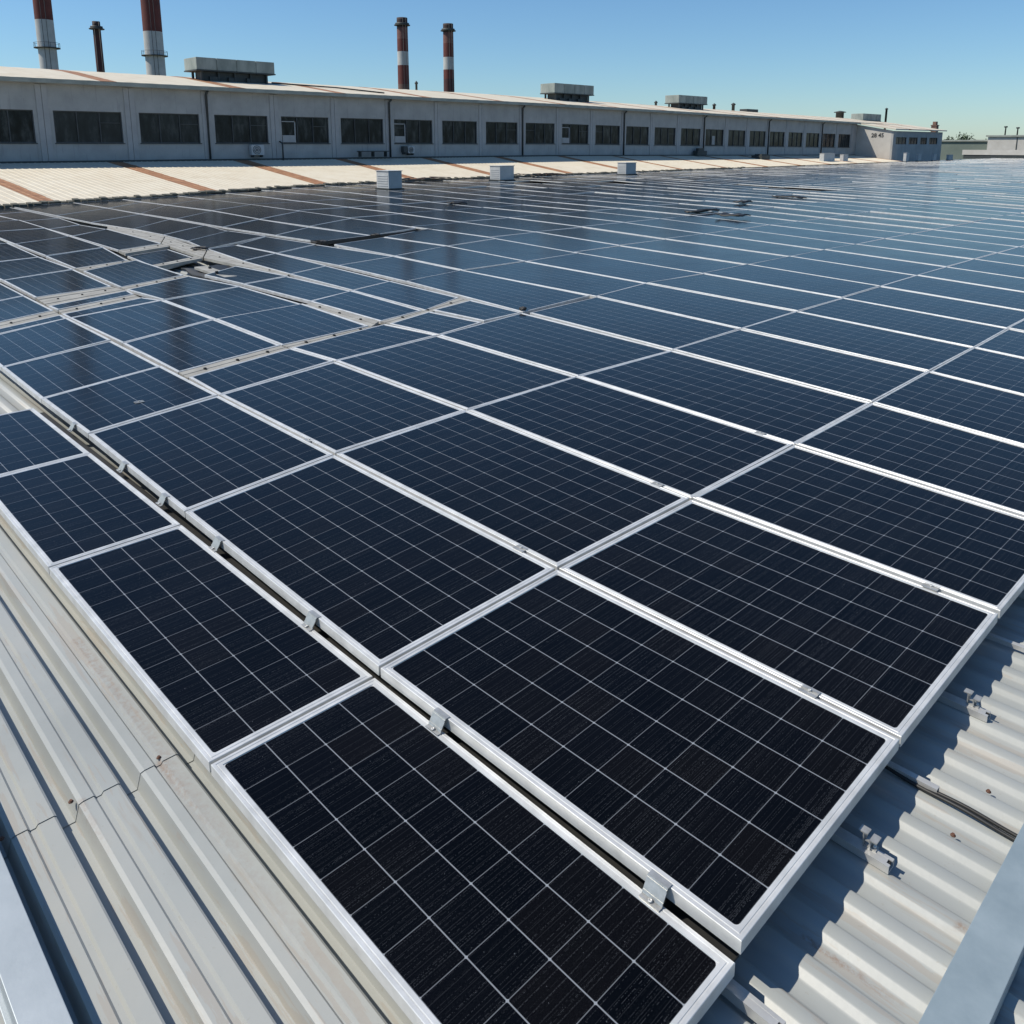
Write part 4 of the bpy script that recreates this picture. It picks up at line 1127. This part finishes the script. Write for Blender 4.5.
chimney(-110, 30.7, 1.02, .93, 30, [(16.2, 'white_band'), (20.5, 'red_band'), (25, 'white_band'), (30, 'red_band')], [13.1], "big red and white banded chimney at the far left", "banded chimneys behind the factory")
chimney(-110, 43.1, 1.22, 1.10, 31, [(16.0, 'white_band'), (21, 'red_band'), (26, 'white_band'), (31, 'red_band')], [13.1], "big red and white banded chimney just left of the largest rooftop unit", "banded chimneys behind the factory")
chimney(-110, 36.4, .52, .44, 16.6, [(15.0, 'maroon'), (16.6, 'sooty')], [15.75], "slim all-dark maroon chimney standing between the two big banded ones")
chimney(-110, 82.2, 1.02, .84, 21.6, [(11.5, 'brown'), (14.4, 'red_band'), (16.5, 'white_band'), (18.4, 'red_band'), (20.1, 'pink_band'), (21.6, 'sooty')], [20.5], "slim banded chimney with dark top, left one of the middle pair", "slim chimneys of the middle pair")
chimney(-110, 91.6, 1.02, .84, 21.6, [(12.8, 'maroon'), (14.3, 'red_band'), (16.3, 'white_band'), (18.5, 'red_band'), (20.2, 'pink_band'), (21.6, 'sooty')], [20.5], "slim banded chimney with dark top, right one of the middle pair", "slim chimneys of the middle pair")

# ------------------------------------------------------------------ far buildings and trees
f = empty("distant_warehouse", (-54, 170, -8)); tag(f, "long grey-green warehouse wall beyond the annexe", "building")
m = MB(); m.box(-14, 5.2, 0, 12, 0, 10.65); m.build("wall", M['greenwall'], f)
m = MB(); m.box(-14.3, 5.2, -.3, 12.3, 10.66, 10.95); m.build("roof", M['eave'], f)
f = empty("distant_white_building", (-48.7, 165, -8)); tag(f, "plain white box building at the right edge of the skyline", "building")
m = MB(); m.box(0, 30, 0, 25, 0, 11.4); m.build("wall", M['white_wall'], f)
m = MB(); m.box(-.3, 30.3, -.3, 25.3, 11.42, 11.7); m.build("roof", M['eave'], f)
m = MB(); m.box(4.55, 4.70, -.06, -.004, 0, 11.3); m.build("downpipe", M['dark'], f)
for x, h in ((-46.2, 1.3), (-44.3, 1.1)):
    m = MB(); m.lathe((0, 0, 0), [(.12, 0), (.10, h), (.28, h), (.28, h + .25)], 8); o = m.build("roof_mast", M['dark']); o.location = (x, 165.5, 3.7); tag(o, "%s thin mast on the distant white building's roof" % ("left" if x < -45 else "right"), "mast")
m = MB(); m.box(0, 40, 0, .4, .42, 1.22); m.box(.2, 40, .1, .3, -.2, .419, 1)
o = m.build("parapet_wall", [M['white_wall'], M['dark']]); o.location = (-48, 150.3, 0); tag(o, "low white parapet above a dark strip at the far right end of the array", "parapet")

def tree(x, y, h, r, label, seed):
    rr = random.Random(seed); t = empty("tree", (x, y, -8)); tag(t, label, "tree", "trees on the horizon")
    m = MB(); m.lathe((0, 0, 0), [(.5, 0), (.35, h * .4), (.15, h * .85)], 8)
    for i in range(5):
        a = rr.uniform(0, 6.28); z = h * rr.uniform(.4, .6)
        m.tube([(0, 0, z), (math.cos(a) * r * .4, math.sin(a) * r * .4, z + h * .15), (math.cos(a) * r * .7, math.sin(a) * r * .7, z + h * .25)], .14, 5)
    m.build("trunk", M['bark'], t)
    m = MB()
    cl = [(rr.gauss(0, r * .42), rr.gauss(0, r * .42), h * .7 + rr.gauss(0, h * .12), r * rr.uniform(.22, .42)) for _ in range(16)]
    for cx, cy, cz, cr in cl:
        for _ in range(60):
            d = Vector((rr.gauss(0, 1), rr.gauss(0, 1), rr.gauss(0, 1))).normalized() * cr * rr.uniform(.5, 1.05)
            p = Vector((cx, cy, cz)) + d; s = rr.uniform(.25, .5)
            u = Vector((rr.gauss(0, 1), rr.gauss(0, 1), rr.gauss(0, 1))).normalized(); v = u.cross(d.normalized() + Vector((0, 0, .3)))
            if v.length < .1: continue
            v.normalize()
            m.face([p - u * s, p - v * s * .6, p + u * s, p + v * s * .6])
    m.build("crown", M['leaf'], t)
descr = ["low bushy", "tall dark", "round", "small ragged", "flat topped", "wide", "thin", "little", "dense"]
TX = [(944, 14.5, 4.5), (950, 13.6, 5), (956, 15.4, 6), (963, 16.2, 6), (971, 14.0, 5), (978, 14.6, 5), (985, 14.2, 5), (993, 12.5, 5), (1015, 12.4, 5)]
for i, (px, h, r) in enumerate(TX):
    az = azim - math.atan((px - 512) / 839.0); D = 330 + 12 * (i % 3)
    tree(-math.sin(az) * D, math.cos(az) * D, h - 3.0, r * .9, "%s tree on the horizon, %s from the left beyond the annexe" % (descr[i], ORD[i]), 40 + i)
# hedge-like far wood on the horizon
